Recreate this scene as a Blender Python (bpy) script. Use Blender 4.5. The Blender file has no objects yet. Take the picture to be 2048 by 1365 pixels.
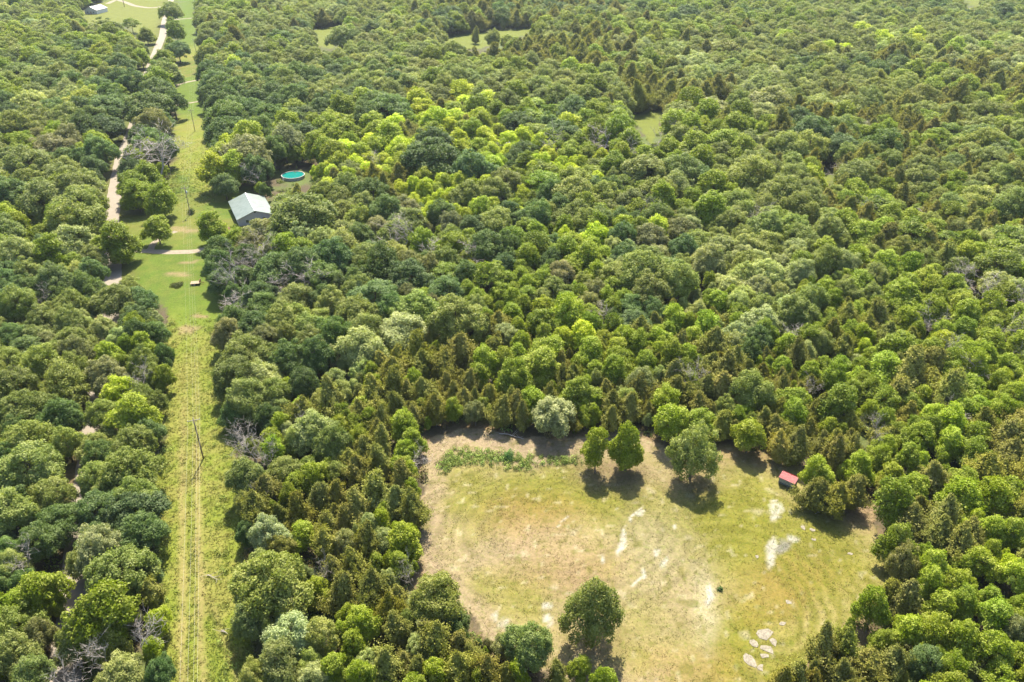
import bpy, math, random
import numpy as np
from mathutils import Vector

# ---------------------------------------------------------------- camera, sky, sun, exposure
scene = bpy.context.scene
COL = scene.collection
CAM_H = 110.0
PITCH = math.radians(30.8)          # below the horizon
FPX, CX, CY = 1560.0, 1024.0, 682.5
cam_d = bpy.data.cameras.new("camera"); cam = bpy.data.objects.new("camera", cam_d); COL.objects.link(cam)
cam.location = (0, 0, CAM_H); cam.rotation_euler = (math.radians(90) - PITCH, 0, 0)
cam_d.sensor_width = 36; cam_d.lens = FPX / 2048 * 36; cam_d.clip_end = 12000; cam_d.clip_start = 1
scene.camera = cam
SUN_EL, SUN_AZ = math.radians(56), math.radians(0)   # azimuth from +Y, the sun stands ahead of the camera
w = bpy.data.worlds.new("World"); scene.world = w; w.use_nodes = True
nt = w.node_tree; sky = nt.nodes.new("ShaderNodeTexSky"); sky.sky_type = 'NISHITA'; sky.sun_disc = False
sky.sun_elevation = SUN_EL; sky.sun_rotation = SUN_AZ; sky.altitude = 200; sky.dust_density = 2.0
nt.links.new(sky.outputs[0], nt.nodes["Background"].inputs[0]); nt.nodes["Background"].inputs[1].default_value = 0.115
sd = bpy.data.lights.new("sun", 'SUN'); sd.energy = 4.7; sd.angle = math.radians(0.6); sd.color = (1, .91, .75)
so = bpy.data.objects.new("sun", sd); COL.objects.link(so)
so.rotation_euler = (math.radians(90) - SUN_EL, 0, math.radians(180)); so.location = (0, 200, 300)
so.rotation_euler = Vector((math.sin(SUN_AZ) * math.cos(SUN_EL), math.cos(SUN_AZ) * math.cos(SUN_EL), math.sin(SUN_EL))).to_track_quat('Z', 'Y').to_euler()
scene.view_settings.view_transform = 'Standard'; scene.view_settings.look = 'None'; scene.view_settings.exposure = 1.68
cy = scene.cycles
cy.max_bounces = 6; cy.diffuse_bounces = 3; cy.glossy_bounces = 1; cy.transmission_bounces = 3; cy.transparent_max_bounces = 6; cy.volume_bounces = 0

rng = np.random.default_rng(7); rnd = random.Random(11)
SP, CP = math.sin(PITCH), math.cos(PITCH)
def bp(px, py, h=0.0):
    """ground (or height h) point under a point of the photograph"""
    u = (px - CX) / FPX; v = (py - CY) / FPX
    z = (CAM_H - h) / (SP + v * CP)
    return u * z, (CP - v * SP) * z
def proj(x, y, h=0.0):
    dz = CAM_H - h
    z = y * CP + dz * SP; v = (dz * CP - y * SP) / z
    return CX + FPX * x / z, CY + FPX * v, z
def lin(c): 
    c = np.asarray(c, float) / 255.0
    return np.where(c <= .04045, c / 12.92, ((c + .055) / 1.055) ** 2.4)
K = 3.9
def alb(r, g, b): return lin((r, g, b)) / K

# ---------------------------------------------------------------- noise
def vnoise(x, y, s, seed=0):
    x = np.asarray(x, float) / s; y = np.asarray(y, float) / s
    xi = np.floor(x).astype(np.int64); yi = np.floor(y).astype(np.int64); fx = x - xi; fy = y - yi
    def h(a, b):
        n = (a * 374761393 + b * 668265263 + seed * 974711) & 0x7fffffff
        n = ((n ^ (n >> 13)) * 1274126177) & 0x7fffffff
        return ((n ^ (n >> 16)) & 0xffff) / 65535.0
    fx = fx * fx * (3 - 2 * fx); fy = fy * fy * (3 - 2 * fy)
    a = h(xi, yi) * (1 - fx) + h(xi + 1, yi) * fx; b = h(xi, yi + 1) * (1 - fx) + h(xi + 1, yi + 1) * fx
    return a * (1 - fy) + b * fy
def fbm(x, y, s, seed=0, o=4):
    t = 0; a = .5; n = 0
    for k in range(o): t = t + a * vnoise(x, y, s / 2 ** k, seed + k * 17); n += a; a *= .55
    return t / n
def inpoly(x, y, P):
    x = np.asarray(x); y = np.asarray(y); r = np.zeros(x.shape, bool); n = len(P)
    for i in range(n):
        x0, y0 = P[i]; x1, y1 = P[(i + 1) % n]
        c = ((y0 > y) != (y1 > y)) & (x < (x1 - x0) * (y - y0) / ((y1 - y0) if y1 != y0 else 1e-9) + x0)
        r ^= c
    return r
def polydist(x, y, L, closed=False):
    """distance to a polyline"""
    d = np.full(np.shape(x), 1e9); n = len(L)
    for i in range(n if closed else n - 1):
        x0, y0 = L[i]; x1, y1 = L[(i + 1) % n]; dx, dy = x1 - x0, y1 - y0; q = dx * dx + dy * dy + 1e-9
        t = np.clip(((x - x0) * dx + (y - y0) * dy) / q, 0, 1)
        d = np.minimum(d, np.hypot(x - x0 - t * dx, y - y0 - t * dy))
    return d
def sm(e0, e1, x): 
    t = np.clip((x - e0) / (e1 - e0), 0, 1); return t * t * (3 - 2 * t)

# ---------------------------------------------------------------- object helpers
def tag(o, label=None, cat=None, group=None, kind=None):
    if label: o["label"] = label
    if cat: o["category"] = cat
    if group: o["group"] = group
    if kind: o["kind"] = kind
    return o
def empty(name, x, y, z=0, rz=0):
    o = bpy.data.objects.new(name, None); COL.objects.link(o); o.location = (x, y, z); o.rotation_euler = (0, 0, rz)
    o.empty_display_size = .3
    return o
def mesh_obj(name, V, F, mat, parent=None, smooth=False):
    me = bpy.data.meshes.new(name); me.from_pydata([tuple(v) for v in V], [], F); me.materials.append(mat)
    if smooth: me.polygons.foreach_set("use_smooth", [True] * len(me.polygons))
    me.update(); o = bpy.data.objects.new(name, me); COL.objects.link(o)
    if parent: o.parent = parent
    return o
def fast_mesh(name, V, F, mats, attrs=None, mat_idx=None):
    """V (n,3), F (m,k) arrays of one face size"""
    V = np.asarray(V, np.float32); F = np.asarray(F, np.int32); k = F.shape[1]; m = len(F)
    me = bpy.data.meshes.new(name); me.vertices.add(len(V)); me.vertices.foreach_set("co", V.ravel())
    me.loops.add(m * k); me.loops.foreach_set("vertex_index", F.ravel())
    me.polygons.add(m); me.polygons.foreach_set("loop_start", np.arange(0, m * k, k, dtype=np.int32))
    try: me.polygons.foreach_set("loop_total", np.full(m, k, np.int32))
    except Exception: pass
    for mt in (mats if isinstance(mats, (list, tuple)) else [mats]): me.materials.append(mt)
    if mat_idx is not None: me.polygons.foreach_set("material_index", np.asarray(mat_idx, np.int32))
    for nm, (typ, dom, arr) in (attrs or {}).items():
        a = me.attributes.new(nm, typ, dom)
        a.data.foreach_set("value" if typ == 'FLOAT' else ("color" if typ == 'FLOAT_COLOR' else "vector"), np.asarray(arr, np.float32).ravel())
    me.update(calc_edges=True); me.validate(); return me
class MB:
    def __init__(s): s.V = []; s.F = []
    def add(s, V, F):
        n = len(s.V); s.V += [tuple(v) for v in V]; s.F += [tuple(i + n for i in f) for f in F]; return s
    def box(s, x0, x1, y0, y1, z0, z1):
        return s.add([(x0,y0,z0),(x1,y0,z0),(x1,y1,z0),(x0,y1,z0),(x0,y0,z1),(x1,y0,z1),(x1,y1,z1),(x0,y1,z1)],
                     [(0,3,2,1),(4,5,6,7),(0,1,5,4),(1,2,6,5),(2,3,7,6),(3,0,4,7)])
    def tube(s, pts, rad, n=6, cap=True):
        P = [Vector(p) for p in pts]; base = len(s.V); R = rad if isinstance(rad, (list, tuple)) else [rad] * len(P)
        for i, p in enumerate(P):
            d = (P[min(i + 1, len(P) - 1)] - P[max(i - 1, 0)]); d = d.normalized() if d.length > 1e-6 else Vector((0, 0, 1))
            a = d.orthogonal().normalized() if i == 0 else (a - d * a.dot(d)).normalized()
            b = d.cross(a)
            for k in range(n):
                t = 2 * math.pi * k / n; q = p + (a * math.cos(t) + b * math.sin(t)) * R[i]; s.V.append(tuple(q))
        for i in range(len(P) - 1):
            for k in range(n):
                k2 = (k + 1) % n; s.F.append((base + i * n + k, base + i * n + k2, base + (i + 1) * n + k2, base + (i + 1) * n + k))
        if cap: s.F.append(tuple(base + k for k in reversed(range(n)))); s.F.append(tuple(base + (len(P) - 1) * n + k for k in range(n)))
        return s
    def obj(s, name, mat, parent=None, smooth=False): return mesh_obj(name, s.V, s.F, mat, parent, smooth)

# ---------------------------------------------------------------- materials
def new_mat(name):
    m = bpy.data.materials.new(name); m.use_nodes = True; n = m.node_tree; return m, n, n.nodes["Principled BSDF"]
def N(nt, typ, **kw):
    x = nt.nodes.new(typ)
    for k, v in kw.items(): setattr(x, k, v)
    return x
def simple(name, col, rough=.7, metal=0., spec=.4, noise=0.15, scale=3.0, bump=0.0):
    m, nt, b = new_mat(name)
    tc = N(nt, "ShaderNodeTexCoord"); no = N(nt, "ShaderNodeTexNoise"); no.inputs["Scale"].default_value = scale; no.inputs["Detail"].default_value = 4
    nt.links.new(tc.outputs["Object"], no.inputs["Vector"])
    mr = N(nt, "ShaderNodeMapRange"); mr.inputs[1].default_value = .3; mr.inputs[2].default_value = .7
    mr.inputs[3].default_value = 1 - noise; mr.inputs[4].default_value = 1 + noise
    nt.links.new(no.outputs[0], mr.inputs[0])
    vm = N(nt, "ShaderNodeVectorMath", operation='SCALE'); vm.inputs[0].default_value = tuple(col)[:3]
    nt.links.new(mr.outputs[0], vm.inputs["Scale"]); nt.links.new(vm.outputs[0], b.inputs["Base Color"])
    b.inputs["Roughness"].default_value = rough; b.inputs["Metallic"].default_value = metal; b.inputs["Specular IOR Level"].default_value = spec
    if bump:
        bu = N(nt, "ShaderNodeBump"); bu.inputs["Strength"].default_value = bump; nt.links.new(no.outputs[0], bu.inputs["Height"]); nt.links.new(bu.outputs[0], b.inputs["Normal"])
    return m
def leaf_mat(name, attr, attr_type, trans=.38, rough=.55, spec=.18, tc=(1.3, 1.35, .6)):
    """leaf colour = the tree's own tint varied leaf by leaf; part of the light passes through the leaf"""
    m, nt, b = new_mat(name)
    t = N(nt, "ShaderNodeAttribute", attribute_name=attr, attribute_type=attr_type)
    v = N(nt, "ShaderNodeAttribute", attribute_name="leaf_var", attribute_type='GEOMETRY')
    hs = N(nt, "ShaderNodeHueSaturation")
    mh = N(nt, "ShaderNodeMapRange"); mh.inputs[3].default_value = .515; mh.inputs[4].default_value = .485
    mv = N(nt, "ShaderNodeMapRange"); mv.inputs[3].default_value = .62; mv.inputs[4].default_value = 1.42
    ms = N(nt, "ShaderNodeMapRange"); ms.inputs[3].default_value = 1.1; ms.inputs[4].default_value = .86
    for q in (mh, mv, ms): nt.links.new(v.outputs["Fac"], q.inputs[0])
    nt.links.new(mh.outputs[0], hs.inputs["Hue"]); nt.links.new(mv.outputs[0], hs.inputs["Value"]); nt.links.new(ms.outputs[0], hs.inputs["Saturation"])
    nt.links.new(t.outputs["Color"], hs.inputs["Color"]); nt.links.new(hs.outputs[0], b.inputs["Base Color"])
    b.inputs["Roughness"].default_value = rough; b.inputs["Specular IOR Level"].default_value = spec
    tr = N(nt, "ShaderNodeBsdfTranslucent"); sc_ = N(nt, "ShaderNodeVectorMath", operation='MULTIPLY'); sc_.inputs[1].default_value = tc
    nt.links.new(hs.outputs[0], sc_.inputs[0]); nt.links.new(sc_.outputs[0], tr.inputs["Color"])
    mx = N(nt, "ShaderNodeMixShader"); mx.inputs[0].default_value = trans
    nt.links.new(b.outputs[0], mx.inputs[1]); nt.links.new(tr.outputs[0], mx.inputs[2])
    nt.links.new(mx.outputs[0], nt.nodes["Material Output"].inputs["Surface"])
    return m
M_LEAF = leaf_mat("broad_leaves", "tint", 'INSTANCER')
M_NEEDLE = leaf_mat("cedar_needles", "tint", 'INSTANCER', trans=.30, rough=.7, spec=.1)
M_GRASSB = leaf_mat("grass_blades", "blade_col", 'GEOMETRY', trans=.3, rough=.7, spec=.1, tc=(1.3, 1.25, 1.0))
M_BARK = simple("bark", (.10, .08, .062), .9, scale=6, noise=.35)
M_DEAD = simple("dead_wood", (.27, .24, .21), .85, scale=4, noise=.25)

def ground_mat(name, attr):
    m, nt, b = new_mat(name)
    a = N(nt, "ShaderNodeAttribute", attribute_name=attr, attribute_type='GEOMETRY')
    g = N(nt, "ShaderNodeNewGeometry")
    n1 = N(nt, "ShaderNodeTexNoise"); n1.inputs["Scale"].default_value = 1.9; n1.inputs["Detail"].default_value = 6; n1.inputs["Roughness"].default_value = .75
    n2 = N(nt, "ShaderNodeTexNoise"); n2.inputs["Scale"].default_value = .22; n2.inputs["Detail"].default_value = 4
    for q in (n1, n2): nt.links.new(g.outputs["Position"], q.inputs["Vector"])
    r1 = N(nt, "ShaderNodeMapRange"); r1.inputs[1].default_value = .3; r1.inputs[2].default_value = .7; r1.inputs[3].default_value = .72; r1.inputs[4].default_value = 1.28
    r2 = N(nt, "ShaderNodeMapRange"); r2.inputs[1].default_value = .3; r2.inputs[2].default_value = .7; r2.inputs[3].default_value = .9; r2.inputs[4].default_value = 1.1
    nt.links.new(n1.outputs[0], r1.inputs[0]); nt.links.new(n2.outputs[0], r2.inputs[0])
    mu = N(nt, "ShaderNodeMath", operation='MULTIPLY'); nt.links.new(r1.outputs[0], mu.inputs[0]); nt.links.new(r2.outputs[0], mu.inputs[1])
    vm = N(nt, "ShaderNodeVectorMath", operation='SCALE'); nt.links.new(a.outputs["Color"], vm.inputs[0]); nt.links.new(mu.outputs[0], vm.inputs["Scale"])
    n3 = N(nt, "ShaderNodeTexNoise"); n3.inputs["Scale"].default_value = 1.1; n3.inputs["Detail"].default_value = 8; n3.inputs["Roughness"].default_value = .8; n3.inputs["Distortion"].default_value = .6
    nt.links.new(g.outputs["Position"], n3.inputs["Vector"])
    cr_ = N(nt, "ShaderNodeValToRGB"); cr_.color_ramp.elements[0].position = .40; cr_.color_ramp.elements[0].color = (.80, .92, .66, 1); cr_.color_ramp.elements[1].position = .50; cr_.color_ramp.elements[1].color = (1, 1, 1, 1)
    e_ = cr_.color_ramp.elements.new(.63); e_.color = (1.06, 1.05, 1.06, 1); e_ = cr_.color_ramp.elements.new(.72); e_.color = (1.35, 1.35, 1.45, 1)
    nt.links.new(n3.outputs[0], cr_.inputs[0]); v2 = N(nt, "ShaderNodeVectorMath", operation='MULTIPLY'); nt.links.new(vm.outputs[0], v2.inputs[0]); nt.links.new(cr_.outputs[0], v2.inputs[1]); vm = v2
    nt.links.new(vm.outputs[0], b.inputs["Base Color"]); b.inputs["Roughness"].default_value = .95; b.inputs["Specular IOR Level"].default_value = .15
    bu = N(nt, "ShaderNodeBump"); bu.inputs["Strength"].default_value = .5; bu.inputs["Distance"].default_value = .15
    nt.links.new(n1.outputs[0], bu.inputs["Height"]); nt.links.new(bu.outputs[0], b.inputs["Normal"])
    return m

# ---------------------------------------------------------------- the lie of the land (all in metres on the ground)
def PB(*pts): return [bp(x, y) for x, y in pts]
CLEAR = PB((846,895),(868,866),(950,860),(1060,876),(1150,874),(1230,862),(1290,876),(1350,900),(1440,890),(1530,905),(1600,915),(1645,965),
           (1705,985),(1760,1010),(1752,1085),(1775,1140),(1815,1180),(1770,1222),(1705,1250),(1640,1310),(1560,1365),(1540,1500),(1180,1500),
           (1110,1365),(1050,1320),(960,1290),(935,1230),(880,1190),(842,1160),(835,1060),(850,980))
COR = lambda y: -22 - .36 * y           # centre line of the power line strip
CORR_W = (-7.0, 9.5)
ROAD = PB((105,1460),(128,1365),(150,1200),(163,1060),(183,900),(205,740),(222,620),(226,540),(221,450),(231,375),(244,310),(264,265),(280,210),(291,160),(309,112),(325,72),(329,45),(341,5),(348,-20))
LAWN = PB((240,590),(300,610),(420,600),(420,500),(500,485),(540,440),(500,375),(455,392),(405,385),(345,330),(330,395),(330,430),(245,430),(240,500))
FIELD = PB((160,44),(165,25),(240,-12),(332,-12),(326,60),(316,108),(296,92),(250,46),(200,48))
MEADOWS = [PB((625,62),(675,52),(690,80),(660,98),(635,92)), PB((878,78),(930,70),(990,62),(1080,56),(1040,74),(960,97),(900,98)),
           PB((1255,238),(1320,222),(1322,262),(1300,290),(1288,262)), PB((1925,-20),(1975,-20),(1960,14),(1935,8)), PB((1985,60),(2040,52),(2060,66),(2020,70)),
           PB((1640,345),(1662,335),(1664,405),(1640,412)), PB((852,478),(874,484),(870,506),(846,498)),
           PB((920,335),(940,335),(938,355),(920,352)),PB((0,-4),(40,-12),(30,-2),(0,2))]
def in_strip(x, y, lo=CORR_W[0], hi=CORR_W[1]):
    o = x - COR(y); return (o > lo * 1.06) & (o < hi * 1.06)
def is_open(x, y):
    x = np.asarray(x, float); y = np.asarray(y, float)
    r = in_strip(x, y) | inpoly(x, y, CLEAR) | inpoly(x, y, LAWN) | inpoly(x, y, FIELD) | (polydist(x, y, ROAD) < 3.2)
    for m in MEADOWS: r |= inpoly(x, y, m)
    return r

# ground sheet with its own colours (litter, grass, straw, bare soil and pale rock)
def axis(a):
    out = []
    for s, e, d in a: out += list(np.arange(s, e, d))
    return np.array(out + [a[-1][1]])
xs = axis([(-6000,-800,1300),(-800,-330,10),(-330,-130,3),(-130,110,.6),(110,200,3),(200,800,10),(800,6000,1300)])
ys = axis([(-2000,40,340),(40,66,4),(66,200,.6),(200,480,1.6),(480,1000,5),(1000,9000,1600)])
GX, GY = np.meshgrid(xs, ys); gx, gy = GX.ravel(), GY.ravel()
def ground_colour(x, y):
    n1 = fbm(x, y, 9, 1); n2 = fbm(x, y, 3, 5); n3 = fbm(x, y, 30, 9); nf = fbm(x, y, 1.6, 21)
    wx = x + (fbm(x, y, 6, 31) - .5) * 5; wy = y + (fbm(x, y, 6, 41) - .5) * 5
    def mix(c, col, t): return c * (1 - t[:, None]) + np.asarray(col)[None, :] * t[:, None]
    litter = np.array([.07, .055, .034]); green = np.array([.075, .105, .025])
    c = mix(np.tile(litter, (len(x), 1)), green, sm(.35, .65, n1) * .8)
    far = sm(500, 700, y); c = mix(c, (.07, .09, .035), far * .6)
    # clearing
    inc = inpoly(wx, wy, CLEAR).astype(float)
    px, py, _ = proj(x, y)
    straw = alb(218, 202, 134); pink = alb(228, 202, 166); grass = alb(180, 178, 66); red = alb(210, 156, 98); pale = alb(240, 228, 186)
    cc = np.tile(straw, (len(x), 1))
    cc = mix(cc, grass, sm(.40, .62, n2 * .6 + n3 * .4) * .38); cc = mix(cc, pink, sm(.5, .7, fbm(x, y, 14, 71)) * .5)
    def blob(cx_, cy_, rx, ry, ang=0, soft=.35):
        dx, dy = wx - cx_, wy - cy_; a = math.radians(ang); u = (dx * math.cos(a) + dy * math.sin(a)) / rx; v = (-dx * math.sin(a) + dy * math.cos(a)) / ry
        return 1 - sm(1 - soft, 1 + soft, np.hypot(u, v) + (nf - .5) * .5)
    def pb(px_, py_, *a, **k): q = bp(px_, py_); return blob(q[0], q[1], *a, **k)
    cc = mix(cc, grass, pb(1100, 985, 17, 8, soft=.6) * .75)
    cc = mix(cc, grass, pb(1000, 1010, 12, 9, soft=.6) * .5)
    cc = mix(cc, grass, pb(1270, 1000, 14, 10, soft=.7) * .55)
    cc = mix(cc, grass, pb(1470, 1000, 10, 13, soft=.6) * .85)
    cc = mix(cc, grass, pb(1430, 1110, 11, 8, soft=.7) * .6)
    cc = mix(cc, grass, pb(1620, 1110, 14, 12, soft=.6) * .8)
    cc = mix(cc, grass, pb(1500, 1300, 13, 11, soft=.6) * .95)
    cc = mix(cc, grass, pb(1650, 1220, 10, 8, soft=.6) * .55)
    cc = mix(cc, grass, pb(1010, 1200, 10, 5, soft=.6) * .4)
    cc = mix(cc, grass, pb(1330, 1250, 6, 6, soft=.7) * .5)
    cc = mix(cc, red, pb(1070, 1035, 9, 6, soft=.7) * .42)
    cc = mix(cc, red, pb(1130, 1130, 10, 6, soft=.8) * .35)
    cc = mix(cc, red, pb(1600, 1160, 8, 7, soft=.8) * .28)
    cc = mix(cc, red, pb(1540, 1215, 7, 6, soft=.8) * .25)
    cc = mix(cc, red, pb(1400, 1350, 8, 5, soft=.8) * .3)
    cc = mix(cc, straw * 1.1, pb(1640, 1240, 14, 2.4, 35, soft=.9) * .6)
    edge = polydist(wx, wy, CLEAR, True)
    cc = mix(cc, pink, (1 - sm(2, 6.5, edge)) * .75 * (x < 40))
    cc = mix(cc, pink, pb(1010, 895, 22, 5, soft=.6) * .8)
    cc = mix(cc, alb(206, 172, 142), pb(1735, 1015, 8, 7, soft=.6) * .8); cc = mix(cc, alb(196, 160, 128), pb(1500, 912, 12, 4, soft=.7) * .6)
    cc = mix(cc, pink, pb(1100, 1090, 12, 7, 0, soft=.9) * .45)
    cc = mix(cc, pink, pb(1330, 940, 12, 7, 0, soft=.9) * .5)
    cc = mix(cc, pink, pb(1370, 1200, 6, 12, -20, soft=.9) * .55)
    cc = mix(cc, pale, pb(1410, 1200, 2.2, 8, -12, soft=.9) * .65)
    cc = mix(cc, pale, pb(1300, 1100, 6, 10, -20, soft=.9) * .35)
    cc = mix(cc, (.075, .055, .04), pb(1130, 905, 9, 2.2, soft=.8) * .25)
    # curved mowing passes and old tyre tracks
    ox, oy = bp(1110, 1060); rr = np.hypot((wx - ox) / 1.35, wy - oy)
    stripe = .5 + .5 * np.sin(rr * 3.3 + n1 * 5)
    cc = cc * (1 - .22 * (stripe * sm(6, 10, rr) * (1 - sm(20, 26, rr)))[:, None])
    ox, oy = bp(1500, 1190); rr = np.hypot((wx - ox), (wy - oy) / 1.3)
    stripe = .5 + .5 * np.sin(rr * 2.9 + n1 * 4)
    cc = mix(cc, grass * .8, stripe * sm(6, 9, rr) * (1 - sm(22, 26, rr)) * (wx > ox - 6) * .8)
    # straw flecks and small stones
    fl = vnoise(x * 1.0, y, 1.1, 77)
    cc = mix(cc, pale * 1.15, sm(.80, .95, fl) * .5); cc = mix(cc, grass * .65, sm(.74, .92, vnoise(x, y, 1.3, 99)) * .55)
    rock = alb(246, 240, 222) * 1.1
    for q in [(1238,1083,.9,4.6,-14),(1262,1036,.5,2.2,-25),(1276,1026,1.1,1.6,-30),(1198,1127,.6,1.1,-20),(1115,1050,.25,1.6,-35),(1130,1038,.25,1.2,-35),(1545,1008,2.2,2.0,0),(1553,1030,1.6,1.2,0),
              (1552,1105,1.6,4.4,-22),(1590,1078,1.4,1.6,-30),(1090,1246,1.2,1.6,20),(1085,1215,1.4,1.2,0),(1330,1128,1.2,1.6,-20),(1306,1100,1.4,1.6,0),(1280,1160,.8,2.4,-20),(1605,1012,.9,.5,0),
              (1345,1050,.7,.4,0),(1230,1015,.5,.3,0),(1420,1190,1.1,3.0,-15),(1010,1255,2.5,1.2,0),(990,1240,1.2,.8,0)]:
        cc = mix(cc, rock, pb(q[0], q[1], q[2] * .55, q[3] * .9, *q[4:], soft=.3) * (1. if q[2] < 1 else .85) * sm(.15, .45, nf))
    cc = mix(cc, alb(190, 186, 178), pb(1572, 1095, .9, 2.6, -28, soft=.5) * .8)
    # leaf shadow free soil ring under the single trees (bare earth, worn)
    for q in [(1383,965),(1190,1290),(1190,945),(1250,950)]:
        cc = mix(cc, alb(178, 152, 122), pb(*q, 5, 5, soft=.8) * .6)
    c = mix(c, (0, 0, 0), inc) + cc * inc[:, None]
    # bare soil just inside the trees around the clearing
    ring = (1 - sm(1, 7, edge)) * (1 - inc) * sm(.35, .55, n1)
    c = mix(c, alb(196, 160, 128), ring * .8)
    # power line strip
    s = ((wx - COR(wy)) > CORR_W[0]) & ((wx - COR(wy)) < CORR_W[1] + .5); s = s.astype(float) * (1 - inc)
    weeds = alb(176, 190, 72); dry = alb(206, 194, 112); lush = alb(132, 166, 50)
    sc_ = mix(np.tile(weeds, (len(x), 1)), dry, sm(.38, .62, n2 * .5 + fbm(x, y * .3, 5, 61) * .5) * .5)
    off = x - COR(y)
    for t0, w0 in ((-2.0, .8), (1.2, .75)):
        sc_ = mix(sc_, alb(222, 198, 140), np.exp(-((off - t0 + (n1 - .5) * 1.4) / w0) ** 2) * .6 * (1 - sm(115, 190, y)))
    sc_ = mix(sc_, alb(206, 186, 124), np.exp(-((off - 3.4 - (93 - y) * .25) / .8) ** 2) * .55 * (1 - sm(90, 98, y)))
    lushm = sm(178, 212, y + (n1 - .5) * 14) * (1 - sm(292, 300, y)) + sm(405, 430, y) * (1 - sm(560, 575, y)) + sm(590, 640, y)
    sc_ = mix(sc_, lush, np.clip(lushm, 0, 1) * .85)
    sc_ = mix(sc_, alb(196, 168, 98), ((y > 510) & (y < 590)) * .5 * sm(.3, .6, n2))
    c = mix(c, (0, 0, 0), s) + sc_ * s[:, None]
    # lawn by the metal roofed house
    l = inpoly(wx, wy, LAWN).astype(float); l = l * np.clip(sm(188, 212, wy + (n1 - .5) * 22), 0, 1)
    lc = mix(np.tile(alb(136, 164, 56), (len(x), 1)), alb(184, 178, 88), sm(.35, .6, n1) * .4 * sm(230, 265, y) + .25 * sm(.4, .6, n2))
    c = mix(c, (0, 0, 0), l) + lc * l[:, None]
    for q in [(360,550,3,1.6),(345,548,2.2,1.1),(378,660,3,1.4),(395,635,2.6,1.0),(375,525,3,1),(368,462,6,1.6),(360,455,3,1.5)]:
        c = mix(c, alb(214, 188, 140), pb(q[0], q[1], q[2], q[3], soft=.6) * .85)
    f = inpoly(wx, wy, FIELD).astype(float)
    c = mix(c, alb(170, 178, 78), f)
    for k, m in enumerate(MEADOWS):
        f = inpoly(wx, wy, m).astype(float); c = mix(c, alb(166, 178, 76) if k != 6 else alb(172, 112, 76), f)
    # grassy verge
    rd = polydist(wx, wy, ROAD); v = (1 - sm(3.6, 6.5, rd)) * (y > 215)
    c = mix(c, alb(150, 152, 74), v * .8 * (1 - f * 0))
    v = (1 - sm(3.0, 5.0, rd)) * (y <= 215); c = mix(c, alb(170, 135, 112), v * .6)
    return np.clip(c, 0, .6)
gc = np.concatenate([ground_colour(gx[i:i + 60000], gy[i:i + 60000]) for i in range(0, len(gx), 60000)])
nx, ny = len(xs), len(ys)
I = np.arange(nx * ny).reshape(ny, nx)
F = np.stack([I[:-1, :-1].ravel(), I[:-1, 1:].ravel(), I[1:, 1:].ravel(), I[1:, :-1].ravel()], 1)
me = fast_mesh("ground", np.stack([gx, gy, gx * 0], 1), F, ground_mat("ground_soil_and_grass", "gcol"), {"gcol": ('FLOAT_COLOR', 'POINT', np.concatenate([gc, np.ones((len(gc), 1))], 1))})
go = bpy.data.objects.new("ground", me); COL.objects.link(go); tag(go, kind="structure")

# road and drives: sheets a little above the ground
def strip(name, L, wid, z, mat, step=2.0, jag=.3):
    P = []
    for i in range(len(L) - 1):
        a, b = Vector(L[i]), Vector(L[i + 1]); n = max(1, int((b - a).length / step))
        for k in range(n): P.append(a.lerp(b, k / n))
    P.append(Vector(L[-1]))
    for _ in range(14): P = [P[0]] + [(P[i - 1] + P[i] * 2 + P[i + 1]) / 4 for i in range(1, len(P) - 1)] + [P[-1]]
    V = []; F = []
    for i, p in enumerate(P):
        d = (P[min(i + 1, len(P) - 1)] - P[max(i - 1, 0)]).normalized(); nrm = Vector((-d.y, d.x))
        for k, s in enumerate((-1, -.34, .34, 1)):
            q = p + nrm * (s * (wid / 2 + (rnd.uniform(-jag, jag) if abs(s) == 1 else 0))); V.append((q.x, q.y, z))
        if i:
            for k in range(3): b = 4 * (i - 1) + k; F.append((b, b + 1, b + 5, b + 4))
    o = mesh_obj(name, V, F, mat); tag(o, kind="structure"); return o
M_ROAD = simple("chip_seal_road", alb(224, 210, 188), .9, scale=.5, noise=.09)
M_GRAVEL = simple("gravel_drive", alb(226, 210, 180), .95, scale=.8, noise=.16)
strip("road", ROAD, 5.4, .02, M_ROAD, jag=.12)
strip("driveway", PB((226,500),(262,498),(290,502),(350,508),(420,502),(446,488),(462,470)), 3.3, .024, M_GRAVEL)
strip("driveway", PB((300,500),(302,480),(330,470),(352,463)), 2.2, .028, M_GRAVEL)
strip("driveway", PB((340,176),(368,165),(408,159),(450,150)), 2.4, .024, M_GRAVEL)
strip("driveway", PB((345,212),(368,208),(402,203),(430,199)), 2.2, .024, M_GRAVEL)
strip("driveway", PB((345,40),(370,38),(404,35),(440,33)), 3.0, .024, M_GRAVEL)
strip("driveway", PB((332,13),(300,17),(268,12),(246,3),(232,0),(215,8)), 5.0, .024, M_GRAVEL)

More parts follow.
